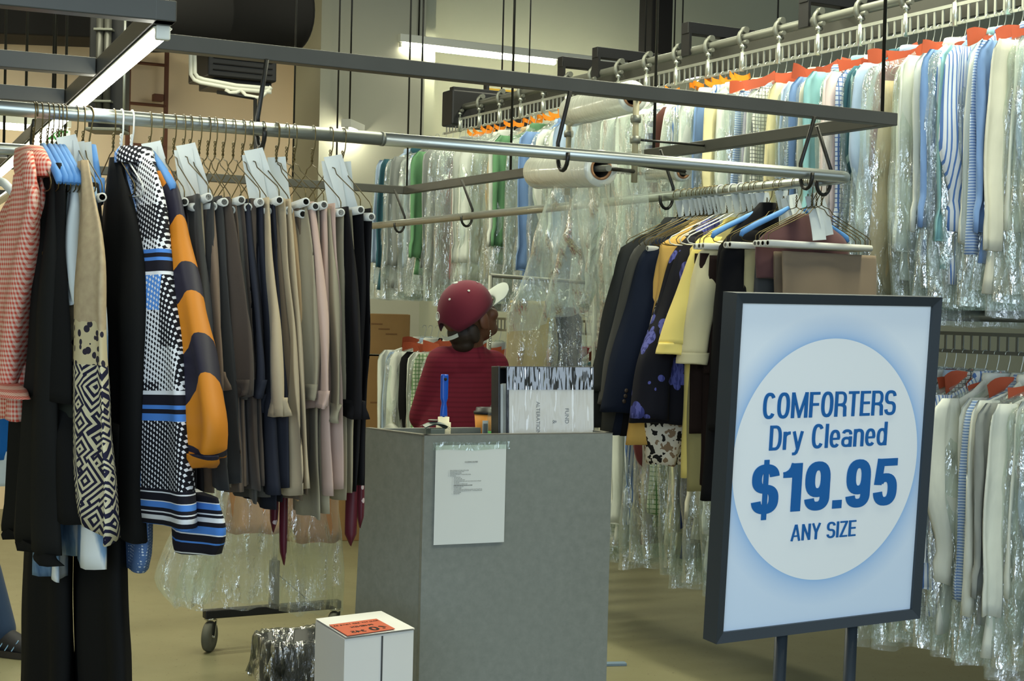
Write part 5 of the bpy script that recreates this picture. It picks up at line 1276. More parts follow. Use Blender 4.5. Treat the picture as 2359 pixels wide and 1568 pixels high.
def stext(s, x0, x1, z0, z1, t, gap=.085):
    """set a line of lettering between x0 and x1 on the poster; z0 base line, z1 cap line"""
    gl = [glyph(c, t) for c in s]; tot = sum(w for _, w in gl)+gap*(len(s)-1)
    fx, fz = (x1-x0)/tot, z1-z0; x = x0
    for (st_, w), ch in zip(gl, s):
        if st_:
            mb = MB()
            for i, (pts, cl_, th_) in enumerate(st_): ribbon(mb.bm, pts, cl_, th_, x, fx, fz, z0, i)
            mb.build('letter', m_sblue, sg_)
        x += (w+gap)*fx
STEXT = []
def slot(s, tl, br, t, gap=.085):
    a, b = spt(*tl), spt(*br); stext(s, a.x, b.x, b.z, a.z, t, gap)
slot('COMFORTERS', (1760, 905), (2062, 955), .125, .075)
_zb, _zt = (spt(1775, 1037).z+spt(2042, 1025).z)/2, (spt(1780, 980).z+spt(2045, 971).z)/2
stext('Dry Cleaned', spt(1773, 1010).x, spt(2043, 1000).x, _zb, _zt, .125, .075)
_zb, _zt = (spt(1820, 1180).z+spt(2020, 1162).z)/2, (spt(1830, 1065).z+spt(2050, 1057).z)/2
stext('$19.95', spt(1731, 1130).x, spt(2066, 1110).x, _zb, _zt, .185, .075)
_zb, _zt = (spt(1824, 1246).z+spt(1970, 1234).z)/2, (spt(1826, 1208).z+spt(1971, 1198).z)/2
stext('ANY SIZE', spt(1822, 1230).x, spt(1971, 1220).x, _zb, _zt, .125, .08)
# stand legs and base
for px, py0 in ((1800, 1466), (1962, 1446)):
    top = _Msg.inverted() @ on_plane(px, py0-14, SG+_nsg*.022, _nsg)
    wb = on_plane(px-8, 1568, SG+_nsg*.03, _nsg)
    bt_ = _Msg.inverted() @ Vector((wb.x-.004, wb.y+.012, .012))
    mb = MB(); mb.tube([top, bt_], .0145, 14); mb.build('stand_leg', m_frame, sg_)
c_ = _Msg.inverted() @ Vector((SG.x+math.cos(sy)*.25, SG.y+math.sin(sy)*.25+.03, .008))
mb = MB(); mb.box(c_, (.5, .34, .014), (M3.to_3x3()).inverted() @ Matrix.Rotation(sy, 3, 'Z'), .004); mb.build('base_plate', m_frame, sg_)

# ------------------------------------------------------------------ carton, bin, floor bits
bx = thing('white_carton', 'white corrugated carton with an orange label standing before the podium counter', 'box', (0, 0, 0))
k0 = at(794, 1471, 3.75); zb = k0.z
c4 = [atz(794, 1471, zb), atz(953, 1450, zb), atz(878, 1410, zb), atz(727, 1428, zb)]
KY = math.atan2(c4[1].y-c4[0].y, c4[1].x-c4[0].x)
bx.location = (k0.x, k0.y, 0); bx.rotation_euler = (0, 0, KY)
MI = (Matrix.Translation(bx.location) @ Matrix.Rotation(KY, 4, 'Z')).inverted()
l4 = [MI @ p for p in c4]; wB = l4[1].x
mb = MB(); mb.prism([(p.x, p.y, 0) for p in l4], [(p.x, p.y, zb-.001) for p in l4]); mb.build('carton', m_whitebox, bx)
mb = MB(); mb.sheet(lambda u, v: l4[0].lerp(l4[1], u).lerp(l4[3].lerp(l4[2], u), v)+UP*(.001+.002*math.sin(u*3)*math.sin(v*3))-Vector((-.002, .003, 0))*(1-v), 8, 8, .003); mb.build('lid_flap', m_whitebox, bx)
mb = MB(); mb.box((wB*.535, -.0005, zb*.5), (.004, .003, zb-.01)); mb.build('flap_gap', solid('shadow grey seam', (70, 72, 74), .9), bx)
mb = MB(); mb.box((wB*.5, -.001, zb*.35), (.012, .003, zb*.5)); mb.build('seam_tape', m_whitebox, bx)
def bxp(px, py): return (Matrix.Translation(bx.location) @ Matrix.Rotation(KY, 4, 'Z')).inverted() @ atz(px, py, zb+.007)
q = [bxp(*p) for p in ((758, 1439), (867, 1425), (910, 1448), (800, 1464))]
mb = MB(); mb.prism([(p.x, p.y, zb+.0065) for p in q], [(p.x, p.y, zb+.0078) for p in q]); lb = mb.build('orange_label', m_orange, bx)
ex = (q[1]-q[0])*-1; ey = (q[3]-q[0]); ex.z = ey.z = 0
ML = Matrix(((ex.normalized().x, -ey.normalized().x, 0, 0), (ex.normalized().y, -ey.normalized().y, 0, 0), (0, 0, 1, zb+.0082), (0, 0, 0, 1)))
def lt(s, u, v, sz, bold=0, sx=1):
    p = q[0]+(q[1]-q[0])*u+(q[3]-q[0])*v; M = Matrix.Translation((p.x, p.y, 0)) @ ML; text(s, sz, m_ink, 'lettering', lb, sx, bold, M, 'CENTER', .0001)
lt('60', .74, .97, .055, .0016, 1.0); lt('345', .30, .92, .030, .0006); lt('PHENIX', .52, .50, .018, .0005, 1.1); lt('PAC NY 307 10/16 23', .50, .22, .013, .0002, 1.15)
# waste bin
bp_ = at(694, 1520, 4.68)
wbn = thing('waste_bin', 'dark waste bin lined with a clear bag behind the white carton', 'bin', (bp_.x, bp_.y, 0), .5)
zr_ = atz(660, 1500, .36).z
def rr_ring(hw, hd, z, n=40, p=4):
    out = []
    for j in range(n):
        a = 2*PI*j/n; c, s_ = math.cos(a), math.sin(a)
        out.append(Vector((hw*math.copysign(abs(c)**(2/p), c), hd*math.copysign(abs(s_)**(2/p), s_), z)))
    return out
def loft(mb, rings, cap0=True, cap1=False):
    vs = [[mb.bm.verts.new(p) for p in r] for r in rings]
    for a, b in zip(vs, vs[1:]):
        n = len(a)
        for j in range(n): mb.bm.faces.new((a[j], a[(j+1) % n], b[(j+1) % n], b[j])).smooth = True
    if cap0: mb.bm.faces.new(vs[0][::-1])
    if cap1: mb.bm.faces.new(vs[-1])
    return mb
ZBn = .405
mb = loft(MB(), [rr_ring(.10, .085, 0), rr_ring(.125, .105, ZBn), rr_ring(.118, .098, ZBn), rr_ring(.095, .08, .012)], True, True); mb.build('bin_body', solid('black bin plastic', (24, 26, 26), .4), wbn)
rnd = random.Random(5); rings = []
for hw, hd, z, j_ in ((.10, .085, .03, .004), (.108, .09, .22, .006), (.117, .097, ZBn+.004, .003), (.130, .11, ZBn+.010, .004), (.137, .116, ZBn-.01, .006), (.140, .118, ZBn-.06, .012), (.142, .12, ZBn-.12, .016)):
    r_ = rr_ring(hw, hd, z, 64); rings.append([p+Vector((rnd.uniform(-1, 1), rnd.uniform(-1, 1), rnd.uniform(-1.2, 1.2)))*j_ for p in r_])
mb = loft(MB(), rings, False); mb.build('bin_liner', m_liner, wbn)
q_ = atz(1414, 1532, 0); mb = MB(); mb.box((0, 0, .006), (.10, .035, .012), Matrix.Rotation(.2, 3, 'Z'), .002)
o = mb.build('blue_strip', solid('blue grey plastic', (110, 130, 150), .5)); o.location = q_; tag(o, 'small blue grey strip lying on the floor right of the podium counter', 'strip')
a_, b_ = atz(236, 1510, .004), atz(262, 1575, .004); mb = MB(); mb.tube([a_-a_, (b_-a_)*.5+Vector((.01, 0, 0)), b_-a_], .004, 8); o = mb.build('floor_cable', m_black); o.location = a_; tag(o, 'thin black cable on the floor beside the very long black trousers', 'cable')
# stacked cartons at the back
for (y0, y1, s_, lab) in ((722, 816, .0, 'brown cardboard carton on top of the stack left of the person'), (820, 984, .01, 'brown cardboard carton at the bottom of the stack left of the person')):
    c0 = at(868, y0, 9.25); c1 = at(946, y0, 9.3); zt_ = c0.z; zl_ = at(868, y1, 9.25).z if y1 < 900 else 0
    t = thing('cardboard_carton', lab, 'box', (c0.x-.25, c0.y+.02, zl_+s_*0), math.radians(8), 'cartons stacked behind the podium')
    wv = c1.x-c0.x+.25; hh = zt_-zl_-.002
    mb = MB(); mb.box((wv/2, .18, hh/2), (wv, .36, hh), bev=.003); mb.build('carton', m_cardboard, t)
    mb = MB(); mb.box((wv/2, .18, hh+.0008), (wv, .05, .001)); mb.build('packing_tape', solid('brown tape', (128, 92, 50), .4), t)
    for j in range(3):
        mb = MB(); mb.box((wv*(.55+.1*j), -.0008, hh*.75-.03*j), (.07, .001, .008)); mb.build('print_mark', solid('brown print', (104, 72, 40), .8), t)
# rolling rack with long bagged clothes
rp = atz(482, 1500, 0); rq = atz(768, 1474, 0)
d_ = (rq-rp); Lr = d_.length; ry = math.atan2(d_.y, d_.x)
rk = thing('rolling_rack', 'wheeled garment rack with a chrome pole and black base', 'rack', rp, ry)
m_blk_ = m_black
zb_ = .155
mb = MB(); mb.box((Lr/2, 0, zb_), (Lr+.05, .045, .035), bev=.004); mb.build('base_bar', m_blk_, rk)
xp = along(Vector((rp.x, rp.y, .3)), Vector((math.cos(ry), math.sin(ry), 0)), 632)
mb = MB(); mb.box((xp, 0, zb_+.11), (.036, .036, .19), bev=.003); mb.build('pole_socket', m_blk_, rk)
mb = MB(); mb.tube([(xp, 0, zb_), (xp, 0, 1.5)], .012, 14); mb.build('pole', m_chrome, rk)
mb = MB(); mb.tube([(xp+.02, 0, zb_+.14), (xp+.16, 0, zb_+.02)], .0022, 6); mb.build('brace_wire', m_blackrod, rk)
mb = MB(); mb.tube([(xp, 0, 1.5), (xp, -1.25, 1.5)], .014, 12); mb.build('top_rail', m_chrome, rk) if False else None
for x in (0.0, Lr):
    t0 = MB(); Rw = Matrix.Rotation(PI/2, 3, 'X') @ Matrix.Rotation(0, 3, 'Y'); Rw = Matrix.Rotation(.9, 3, 'Z') @ Matrix.Rotation(PI/2, 3, 'X')
    t0.lathe([(.030, -.013), (.058, -.015), (.0625, -.006), (.0625, .006), (.058, .015), (.030, .013)], (x, 0, .0625), 28, Rw); wh = t0.build('caster_wheel', m_rubber, rk)
    mb = MB(); mb.lathe([(.0, -.012), (.030, -.012), (.030, .012), (0, .012)], (x, 0, .0625), 20, Rw); mb.build('wheel_hub', m_black, wh)
    mb = MB()
    for s_ in (-.019, .019):
        n_ = Rw @ Vector((0, 0, s_)); mb.beam(Vector((x, 0, .06))+n_, Vector((x+.008, 0, .134))+n_, .018, .003, 0)
    mb.tube([Rw @ Vector((0, 0, -.022))+Vector((x, 0, .0625)), Rw @ Vector((0, 0, .022))+Vector((x, 0, .0625))], .006, 8); mb.lathe([(.024, .132), (.024, .139)], (x, 0, 0), 16); mb.build('caster_fork', m_chrome, wh)
# long bagged clothes beyond the trousers
m_nude = fabric('nude tan gauze', (196, 146, 106), .8)
for lab, px, d, rz, R, bR in (('nude tan dress in clear plastic left of the rolling rack pole', 560, 5.75, 6, [(980, 500, 620), (1140, 496, 640), (1225, 492, 650)], [(900, 490, 640), (1100, 470, 650), (1395, 400, 640)]),
    ('nude tan dress in clear plastic right of the rolling rack pole', 710, 5.95, 14, [(980, 660, 770), (1140, 650, 780), (1245, 645, 780)], [(900, 660, 775), (1100, 650, 782), (1405, 640, 790)]),
    ('empty clear garment bag hanging low beside the blue striped dress', 440, 5.5, 0, None, [(900, 430, 520), (1150, 420, 530), (1330, 350, 500), (1390, 400, 480)])):
    g = G('bagged_dress' if R else 'garment_bag', lab, 'clothes in plastic bag', Vector((at(px, 800, d).x, at(px, 800, d).y, 1.52)), math.radians(rz))
    if R: g.part('dress', [(1.46-g.g.z, g.rows(R)[0][1], g.rows(R)[0][2])]+g.rows(R), m_nude, raw=True, thick=.04, fold=.012, freq=2, seed=int(px))
    zz_ = g.rows(bR); g.part('plastic_bag', [(-.03, zz_[0][1], zz_[0][2])]+zz_, m_bag, raw=True, thick=.075, fold=.016, freq=2.6, seed=int(px)+1, wob=.02, cap=False, M=48, N=40)
    mb = MB(); mb.tube(arc((0, -.011), .011, PI*1.1, 0, 8)+[Vector((.01, 0, -.03)), Vector((0, 0, -.06)), Vector((.15, 0, -.1)), Vector((-.15, 0, -.1)), Vector((0, 0, -.06))], .0018, 6); mb.build('wire', m_zinc, g.t)
a_, b_ = at(440, 800, 5.5), at(710, 800, 5.95); a_.z = b_.z = 1.50
e_ = (b_-a_).normalized(); Rt = rk.matrix_basis.inverted() @ (a_-e_*.15); Rt2 = rk.matrix_basis.inverted() @ (b_+e_*.15)
mb = MB(); mb.tube([Rt, Rt2], .0105, 12); mb.tube([(xp, 0, 1.49), ((Rt+Rt2)*.5)], .0105, 12); mb.build('top_rail', m_chrome, rk)
# ------------------------------------------------------------------ people
def skin_mesh(verts, edges, root=0, sub=2, lat=None):
    """closed tapering limbs along the edges; verts: (point, radius or (across, deep)); welded into one skin by merged()"""
    lat = (lat or Vector((1, 0, 0))).normalized(); mb = MB()
    def rad(v): return v[1] if isinstance(v[1], tuple) else (v[1], v[1])
    for i, j in edges:
        p, q = Vector(verts[i][0]), Vector(verts[j][0]); d = (q-p); L = d.length; d.normalize()
        sx = lat-d*lat.dot(d)
        sx = sx.normalized() if sx.length > .2 else d.cross(Vector((0, 1, 0))).normalized()
        sy = d.cross(sx); ra, rb = rad(verts[i]), rad(verts[j]); rings = []
        m = 5
        prof = [(-math.cos(PI/2*k/m), math.sin(PI/2*k/m), 0) for k in range(m)]+[(0, 1, f/4) for f in range(5)]+[(math.sin(PI/2*k/m), math.cos(PI/2*k/m), 1) for k in range(1, m)]
        for off, sc, f in prof:
            f2 = f; rx, ry = ra[0]+(rb[0]-ra[0])*f, ra[1]+(rb[1]-ra[1])*f
            c = p.lerp(q, f)+d*off*min(rx, ry); sc = max(sc, .06)
            rings.append([mb.bm.verts.new(c+sx*rx*sc*math.cos(2*PI*k/18)+sy*ry*sc*math.sin(2*PI*k/18)) for k in range(18)])
        for a_, b_ in zip(rings, rings[1:]):
            for k in range(18): mb.bm.faces.new((a_[k], a_[(k+1) % 18], b_[(k+1) % 18], b_[k]))
        mb.bm.faces.new(rings[0][::-1]); mb.bm.faces.new(rings[-1])
    return mb.mesh('skin')
def merged(name, meshes, m, parent, voxel=None, smooth=0):
    bm = bmesh.new()
    for me in meshes: bm.from_mesh(me)
    me2 = bpy.data.meshes.new(name); bm.to_mesh(me2); bm.free()
    o = bpy.data.objects.new(name, me2); COL.objects.link(o)
    if voxel:
        r_ = o.modifiers.new('r', 'REMESH'); r_.mode = 'VOXEL'; r_.voxel_size = voxel
        if smooth:
            s_ = o.modifiers.new('s', 'SMOOTH'); s_.factor = .5; s_.iterations = smooth
        applied(o)
    o.data.materials.clear(); o.data.materials.append(m)
    for p in o.data.polygons: p.use_smooth = True
    if parent: o.parent = parent
    return o
def blob(c, r, R=None, seg=24):
    b = bmesh.new(); bmesh.ops.create_uvsphere(b, u_segments=seg, v_segments=seg//2, radius=1)
    bmesh.ops.scale(b, vec=r, verts=b.verts)
    if R is not None: bmesh.ops.rotate(b, cent=(0, 0, 0), matrix=R, verts=b.verts)
    bmesh.ops.translate(b, vec=c, verts=b.verts)
    me = bpy.data.meshes.new('blob'); b.to_mesh(me); b.free(); return me
def hand_meshes(wr, fwd, side, up, s=1.0, curl=.5):
    """palm and five unequal bent fingers from the wrist along fwd; side points to the thumb"""
    out = []
    V = [(wr, (.024*s, .018*s)), (wr+fwd*.03*s, (.030*s, .015*s)), (wr+fwd*.075*s, (.036*s, .014*s))]
    out.append(skin_mesh(V, [(0, 1), (1, 2)], 0, 1))
    for k, (o_, L) in enumerate(((.029, .068), (.010, .076), (-.010, .070), (-.028, .055))):
        b0 = wr+fwd*.065*s+side*o_*s; V = [(b0, .0092*s)]; d = fwd.copy(); p = b0
        for j in range(3):
            d = (d-up*curl*.55).normalized(); p = p+d*(L*s*(.46, .32, .24)[j]); V.append((p, (.0086*s, .0082*s, .0070*s)[j]))
        out.append(skin_mesh(V, [(0, 1), (1, 2), (2, 3)], 0, 1))
    p0 = wr+fwd*.018*s+side*.022*s
    V = [(p0, .012*s), (p0+(side*.75+fwd*.6).normalized()*.034*s-up*.004, .0105*s), (p0+(side*.6+fwd*.85).normalized()*.060*s-up*.012*s, .0085*s)]
    out.append(skin_mesh(V, [(0, 1), (1, 2)], 0, 1))
    return out
m_skin = solid('dark brown skin', (92, 58, 40), .5, 0, .4, .06, 10); 
m_hair = solid('dark brown hair', (38, 28, 20), .6, 0, .4, .2, 60)
n = NX('maroon striped jersey'); _s = n.per(n.math('ADD', n.z, n.math('MULTIPLY', n.noise(3, 2), .02)), .017)
n.bump(n.noise(400, 2), .2, .001)
m_shirtM = n.fin(n.mix(n.gt(_s, .62), lin((106, 28, 44)), lin((94, 25, 39))), .85, 0, .2)
m_cap = fabric('maroon cap twill', (92, 26, 42), .85); m_brim = fabric('pale grey cap brim', (196, 204, 194), .8)
m_jean = fabric('blue denim', (40, 58, 84), .85)

D_ = 5.3
HC = at(1080, 724, D_)                          # head centre
person = thing('person', 'person in a maroon striped shirt and maroon cap with a pale brim, seen from behind', 'person', Vector((at(1030, 985, D_).x, D_, 0)))
O = Vector(person.location)
fa = math.radians(37); fe = math.radians(24)
Fd = Vector((math.cos(fa)*math.cos(fe), math.sin(fa)*math.cos(fe), math.sin(fe)))      # where the face looks
Sd = Fd.cross(UP).normalized(); Ud = Sd.cross(Fd).normalized()
RH = Matrix((Fd, -Sd, Ud)).transposed()         # local x forward, y left, z up of the head
def hp_(x, y, z): return HC-O+Fd*x-Sd*y+Ud*z
# head
hm = []
hm.append(blob(hp_(-.008, 0, .018), (.096, .074, .094), RH, 32))
hm.append(blob(hp_(.030, 0, -.045), (.062, .056, .066), RH, 28))
hm.append(blob(hp_(.062, 0, -.082), (.030, .034, .026), RH, 20))       # chin
hm.append(blob(hp_(.080, 0, -.052), (.018, .026, .014), RH, 16))       # lips
hm.append(blob(hp_(.083, 0, -.063), (.014, .024, .010), RH, 16))
hm.append(blob(hp_(.090, 0, -.020), (.022, .013, .026), RH, 16))       # nose
hm.append(blob(hp_(.100, 0, -.030), (.013, .019, .011), RH, 16))
for s in (-1, 1):
    hm.append(blob(hp_(.066, s*.034, -.028), (.026, .026, .024), RH, 16))   # cheeks
    hm.append(blob(hp_(.078, s*.028, .022), (.018, .026, .010), RH, 16))    # brow
    hm.append(blob(hp_(.000, s*.080, -.022), (.021, .010, .034), RH @ Matrix.Rotation(.25, 3, 'Y'), 16))  # ear
    hm.append(blob(hp_(.004, s*.080, -.048), (.010, .007, .010), RH, 12))
neck0 = at(1078, 800, D_+.02)-O
sh = {}
sh[-1] = at(1022, 838, D_+.0)-O; sh[1] = at(1132, 846, D_+.10)-O
LT = (sh[1]-sh[-1]).normalized()            # left and right shoulder on the photo
chest = at(1076, 868, D_+.06)-O; waist = at(1044, 985, D_+.02)-O
hipz = at(1020, 1120, D_); pel = hipz-O; pel.y = -.02
V = [(pel, (.150, .105)), (waist, (.115, .09)), (chest, (.115, .09)), (neck0, (.055, .052)), (hp_(-.025, 0, -.06), (.050, .050))]
E = [(0, 1), (1, 2), (2, 3), (3, 4)]
def limb(prev, pts):
    for p, r_ in pts:
        V.append((Vector(p), r_)); E.append((prev, len(V)-1)); prev = len(V)-1
    return prev
elL = at(972, 968, D_+.02)-O; wrL = elL+Vector((.12, .20, -.02))
elR = at(1150, 935, D_+.2)-O; wrR = elR+Vector((.13, .14, .03))
limb(2, [(sh[-1], .058), (sh[-1].lerp(elL, .5), .046), (elL, .038), (wrL, .026)])
limb(2, [(sh[1], .058), (sh[1].lerp(elR, .5), .046), (elR, .038), (wrR, .026)])
for s in (-1, 1):
    limb(0, [(pel+Vector((s*.09, .02, -.09)), .088), (Vector((pel.x+s*.09, .05, .47)), .058), (Vector((pel.x+s*.10, .02, .25)), .052), (Vector((pel.x+s*.10, .0, .09)), .036), (Vector((pel.x+s*.11, .06, .04)), .038), (Vector((pel.x+s*.12, .16, .032)), .030)])
body = [skin_mesh(V, E, 0, 2, LT)]
for wr, el in ((wrL, elL), (wrR, elR)):
    f_ = (wr-el).normalized(); sd = f_.cross(UP).normalized()*(-1 if wr is wrL else 1); sd = -sd; body += hand_meshes(wr, f_, sd, UP, .95, .5)
merged('body', body+hm, m_skin, person, .0042, 4)
# shirt: torso and sleeves a little larger than the body
V = [(pel+Vector((0, 0, -.06)), (.165, .12)), (waist, (.128, .10)), (chest, (.126, .102)), (neck0+Vector((0, 0, -.055)), (.078, .07)), (neck0+Vector((0, 0, -.008)), (.060, .056))]
E = [(0, 1), (1, 2), (2, 3), (3, 4)]
for s, el in ((-1, elL), (1, elR)):
    limb(2, [(sh[s], .064), (sh[s].lerp(el, .55), .058), (sh[s].lerp(el, .93), .052)])
merged('shirt', [skin_mesh(V, E, 0, 2, LT)], m_shirtM, person, .007, 6)
V = [(pel+Vector((0, 0, -.02)), (.162, .116))]; E = []
for s in (-1, 1):
    limb(0, [(pel+Vector((s*.09, .02, -.10)), .099), (Vector((pel.x+s*.09, .05, .47)), .070), (Vector((pel.x+s*.10, .02, .25)), .064), (Vector((pel.x+s*.10, .0, .10)), .058)])
merged('trousers', [skin_mesh(V, E, 0, 2, LT)], fabric('black cotton trousers', (28, 28, 30)), person, .009, 1)
for s in (-1, 1):
    V = [(Vector((pel.x+s*.10, -.02, .045)), (.038, .044)), (Vector((pel.x+s*.11, .07, .043)), (.046, .042)), (Vector((pel.x+s*.12, .18, .032)), (.044, .030))]
    merged('shoe', [skin_mesh(V, [(0, 1), (1, 2)], 0, 2)], m_black, person, .006, 3)
# hair at the nape
merged('hair', [blob(hp_(-.050, 0, -.050), (.050, .060, .052), RH, 24), blob(hp_(-.062, 0, -.086), (.036, .048, .032), RH, 20), blob(hp_(-.040, -.054, -.050), (.024, .016, .040), RH, 16), blob(hp_(-.040, .054, -.050), (.024, .016, .040), RH, 16)], m_hair, person, .005, 2)
# cap: crown panels, strap opening, brim
def crown(seg=48, rings_=14):
    mb = MB(); rings = []
    for i in range(rings_+1):
        el = PI/2*(1-i/rings_)
        ring = []
        for j in range(seg):
            a = 2*PI*j/seg
            lift = -.052*(i/rings_)**2*(.5-.5*math.cos(a)) # lower at the back
            rad = 1.0+.012*math.cos(6*a)*math.sin(el)*(1-math.sin(el))*4*.25
            opening = .048*max(0, math.cos(min(PI/2, abs(a-PI)*2.6)))*(i/rings_)**5
            x = .107*math.cos(el)*math.cos(a)*rad-.010; y = .088*math.cos(el)*math.sin(a)*rad
            z = .022+.098*math.sin(el)**.85+lift+opening
            ring.append(mb.bm.verts.new(hp_(x, y, z)))
        rings.append(ring)
    for a_, b_ in zip(rings, rings[1:]):
        for j in range(seg): mb.bm.faces.new((a_[j], a_[(j+1) % seg], b_[(j+1) % seg], b_[j])).smooth = True
    o = mb.build('cap_crown', m_cap, person)
    so = o.modifiers.new('s', 'SOLIDIFY'); so.thickness = .0025; so.offset = 1
    return applied(o)
cap = crown()
mb = MB()
def brim(u, v):
    a = (u-.5)*2.5; r_ = .098+.075*v*math.cos(a*.62)
    x = .112*math.cos(a)*(1-v)+(.105+.078*v)*v*1.0*math.cos(a*.75)+.0; y = .090*math.sin(a)*(1-.10*v)
    return hp_(x, y, .024-.018*(math.sin(a)**2)+.022*v-.015*v*math.sin(a)**2)
mb.sheet(brim, 20, 8, .0045); mb.build('cap_brim', m_brim, cap)
mb = MB(); mb.sheet(lambda u, v: hp_(-.010-.108*math.cos((u-.5)*1.15), .092*math.sin((u-.5)*1.15), -.022-.013*v-.012*math.cos((u-.5)*2.4)), 14, 2, .003); mb.build('cap_strap', m_brim, cap)
mb = MB(); mb.lathe([(0, .004), (.007, .003), (.009, -.001)], hp_(-.010, 0, .122), 14, RH); mb.build('cap_button', m_brim, cap)
def on_cap(a, el):
    x = .108*math.cos(el)*math.cos(a)-.010; y = .089*math.cos(el)*math.sin(a); z = .022+.098*math.sin(el)**.85-.052*((1-el/(PI/2))**2)*(.5-.5*math.cos(a))
    n_ = (RH @ Vector((math.cos(el)*math.cos(a), math.cos(el)*math.sin(a), math.sin(el)))).normalized(); return hp_(x, y, z)+n_*.0036, n_
for a in (PI*1.83, PI*1.5, PI*1.17, PI*.83, PI*.5, PI*.17):
    p, n_ = on_cap(a, .82); R_ = n_.to_track_quat('Z', 'Y').to_matrix(); mb = MB(); mb.lathe([(.002, 0), (.0022, .001), (.004, .001), (.0042, 0)], p, 12, R_); mb.build('cap_eyelet', m_brim, cap)
p, n_ = on_cap(PI*.93, .40); R_ = n_.to_track_quat('Z', 'Y').to_matrix()
mb = MB(); mb.lathe([(0, .0008), (.0155, .0008), (.0155, -.001)], p, 24, R_); em = mb.build('cap_emblem', m_cap, cap)
mb = MB(); mb.lathe([(.0132, .0009), (.0132, .0022), (.0165, .0022), (.0165, .0)], p, 28, R_); mb.build('emblem_ring', m_brim, em)
Lz = (UP-n_*UP.dot(n_)).normalized(); Lx = Lz.cross(n_).normalized()
MM = Matrix(((Lx.x, Lz.x, n_.x, 0), (Lx.y, Lz.y, n_.y, 0), (Lx.z, Lz.z, n_.z, 0), (0, 0, 0, 1)))
text('FS', .018, m_brim, 'emblem_letters', em, .9, .0004, Matrix.Translation(p+n_*.0018-Lz*.009) @ MM, 'CENTER', .0003)
# eyes and lips
for s in (-1, 1):
    o = merged('eye', [blob(hp_(.079, s*.030, .006), (.010, .012, .009), RH, 16)], solid('eye white', (210, 206, 198), .2), person)
    merged('iris', [blob(hp_(.0865, s*.030, .006), (.003, .0055, .0055), RH, 12)], solid('dark iris', (22, 16, 12), .2), o)
m_sil = solid('silver earring', (216, 214, 196), .2, .9)
e0 = hp_(.004, -.092, -.058)
mb = MB()
for k in range(7): 
    mb.lathe([(0, .0045), (.0038 if k != 5 else .006, 0), (0, -.0055)], e0-UP*(.008*k+.004)+Vector((.001*math.sin(k*2), 0, 0)), 8)
mb.build('earring', m_sil, person)

# person half outside the left edge: only a leg and shoe are in view
q = atz(14, 1508, 0)
per2 = thing('person', 'person in blue jeans and dark sneakers, only a lower leg in view at left', 'person', Vector((q.x-.075, q.y+.02, 0)))
fw = Vector((.93, -.36, 0)).normalized(); sd = Vector((-fw.y, fw.x, 0))
an = Vector((.045, -.01, .10))
kn = an-fw*.17+UP*.40; hip = kn-fw*.28-sd*0+UP*.40
an2 = an-fw*.55+sd*.16; kn2 = an2+fw*.20+UP*.36; hip2 = hip+sd*.17
pv = (hip+hip2)/2+UP*.07
V = [(pv, (.155, .11)), (pv+UP*.22, (.14, .10)), (pv+UP*.42, (.165, .11)), (pv+UP*.56, (.058, .056)), (pv+UP*.60, .05)]
E = [(0, 1), (1, 2), (2, 3), (3, 4)]
limb(0, [(hip, .09), (kn, .06), ((kn+an)/2+UP*.03, .054), (an, .038), (an+fw*.08-UP*.055, .036), (an+fw*.16-UP*.066, .030)])
limb(0, [(hip2, .09), (kn2, .06), ((kn2+an2)/2, .054), (an2, .038), (an2+fw*.08-UP*.055, .036), (an2+fw*.16-UP*.066, .030)])
arms = []
for s in (-1, 1):
    s0 = pv+UP*.44+sd*s*.2; el = s0-UP*.28+sd*s*.05-fw*.04*s; wr = el-UP*.22+fw*.10*(1-.6*s)
    limb(2, [(s0, .058), (s0.lerp(el, .5), .048), (el, .04), (wr, .028)]); arms.append((s0, el, wr))
hc2 = pv+UP*.71
parts = [skin_mesh(V, E, 0, 2, sd), blob(hc2, (.095, .076, .112), Matrix.Rotation(math.atan2(fw.y, fw.x), 3, 'Z'), 28), blob(hc2+fw*.045-UP*.06, (.05, .05, .055), None, 20), blob(hc2+fw*.098-UP*.015, (.016, .014, .022), None, 14)]
for s in (-1, 1): parts.append(blob(hc2+sd*s*.078-UP*.01, (.016, .010, .03), None, 14))
for s0, el, wr in arms: parts += hand_meshes(wr, (wr-el).normalized(), fw, sd, 1.0, .4)
m_skin2 = solid('light brown skin', (176, 128, 98), .5)
merged('body', parts, m_skin2, per2, .005, 3)
V = [(pv+UP*.02, (.166, .12))]; E = []
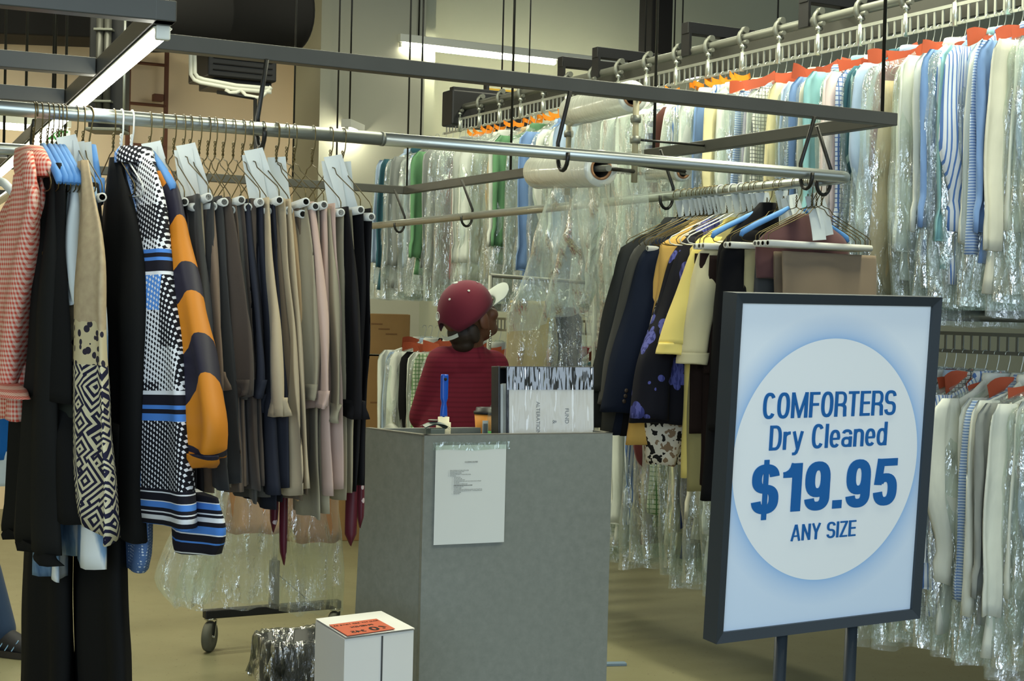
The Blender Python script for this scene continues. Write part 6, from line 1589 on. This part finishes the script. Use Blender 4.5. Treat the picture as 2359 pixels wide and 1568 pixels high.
limb(0, [(hip-UP*.02, .104), (kn, .078), ((kn+an)/2+UP*.02, .070), (an+UP*.0, .064)]); limb(0, [(hip2-UP*.02, .104), (kn2, .078), ((kn2+an2)/2, .070), (an2+UP*.0, .064)])
merged('jeans', [skin_mesh(V, E, 0, 2, sd)], m_jean, per2, .008, 5)
V = [(pv, (.17, .125)), (pv+UP*.22, (.158, .115)), (pv+UP*.42, (.178, .122)), (pv+UP*.52, (.08, .07))]; E = [(0, 1), (1, 2), (2, 3)]
for s0, el, wr in arms: limb(2, [(s0, .072), (s0.lerp(el, .6), .062)])
merged('shirt', [skin_mesh(V, E, 0, 2, sd)], fabric('plain grey jersey', (110, 112, 116)), per2, .008, 2)
merged('hair', [blob(hc2+UP*.035-fw*.012, (.098, .084, .092), Matrix.Rotation(math.atan2(fw.y, fw.x), 3, 'Z'), 24)], m_hair, per2)
m_shoe = solid('dark sneaker mesh', (40, 40, 44), .7); m_sole = solid('dark sneaker sole', (52, 48, 44), .8); m_strp = solid('pale blue sneaker stripe', (140, 184, 222), .4)
for a_ in (an, an2):
    g0 = Vector((a_.x, a_.y, a_.z-.10))
    V = [(g0-fw*.035+UP*.055, (.036, .046)), (g0+fw*.03+UP*.062, (.042, .052)), (g0+fw*.11+UP*.045, (.044, .036)), (g0+fw*.185+UP*.034, (.042, .026))]
    so = merged('sneaker', [skin_mesh(V, [(0, 1), (1, 2), (2, 3)], 0, 2, sd)], m_shoe, per2, .006, 4)
    mb = MB(); rr2 = []
    ring = [g0+fw*(.075+.155*math.cos(t))+sd*(.047*math.sin(t))+UP*.002 for t in [2*PI*k/24 for k in range(24)]]
    mb.prism(ring, [p+UP*.024 for p in ring]); mb.build('sole', m_sole, so)
    for k in range(3):
        for s in (-1, 1):
            mb = MB(); b_ = g0+fw*(.03+.032*k)+sd*s*(.0455-.001*k); mb.beam(b_+UP*.03, b_+UP*.072+fw*.022-sd*s*.014, .012, .004, .001); mb.build('stripe', m_strp, so)
print('objects', len(bpy.data.objects))
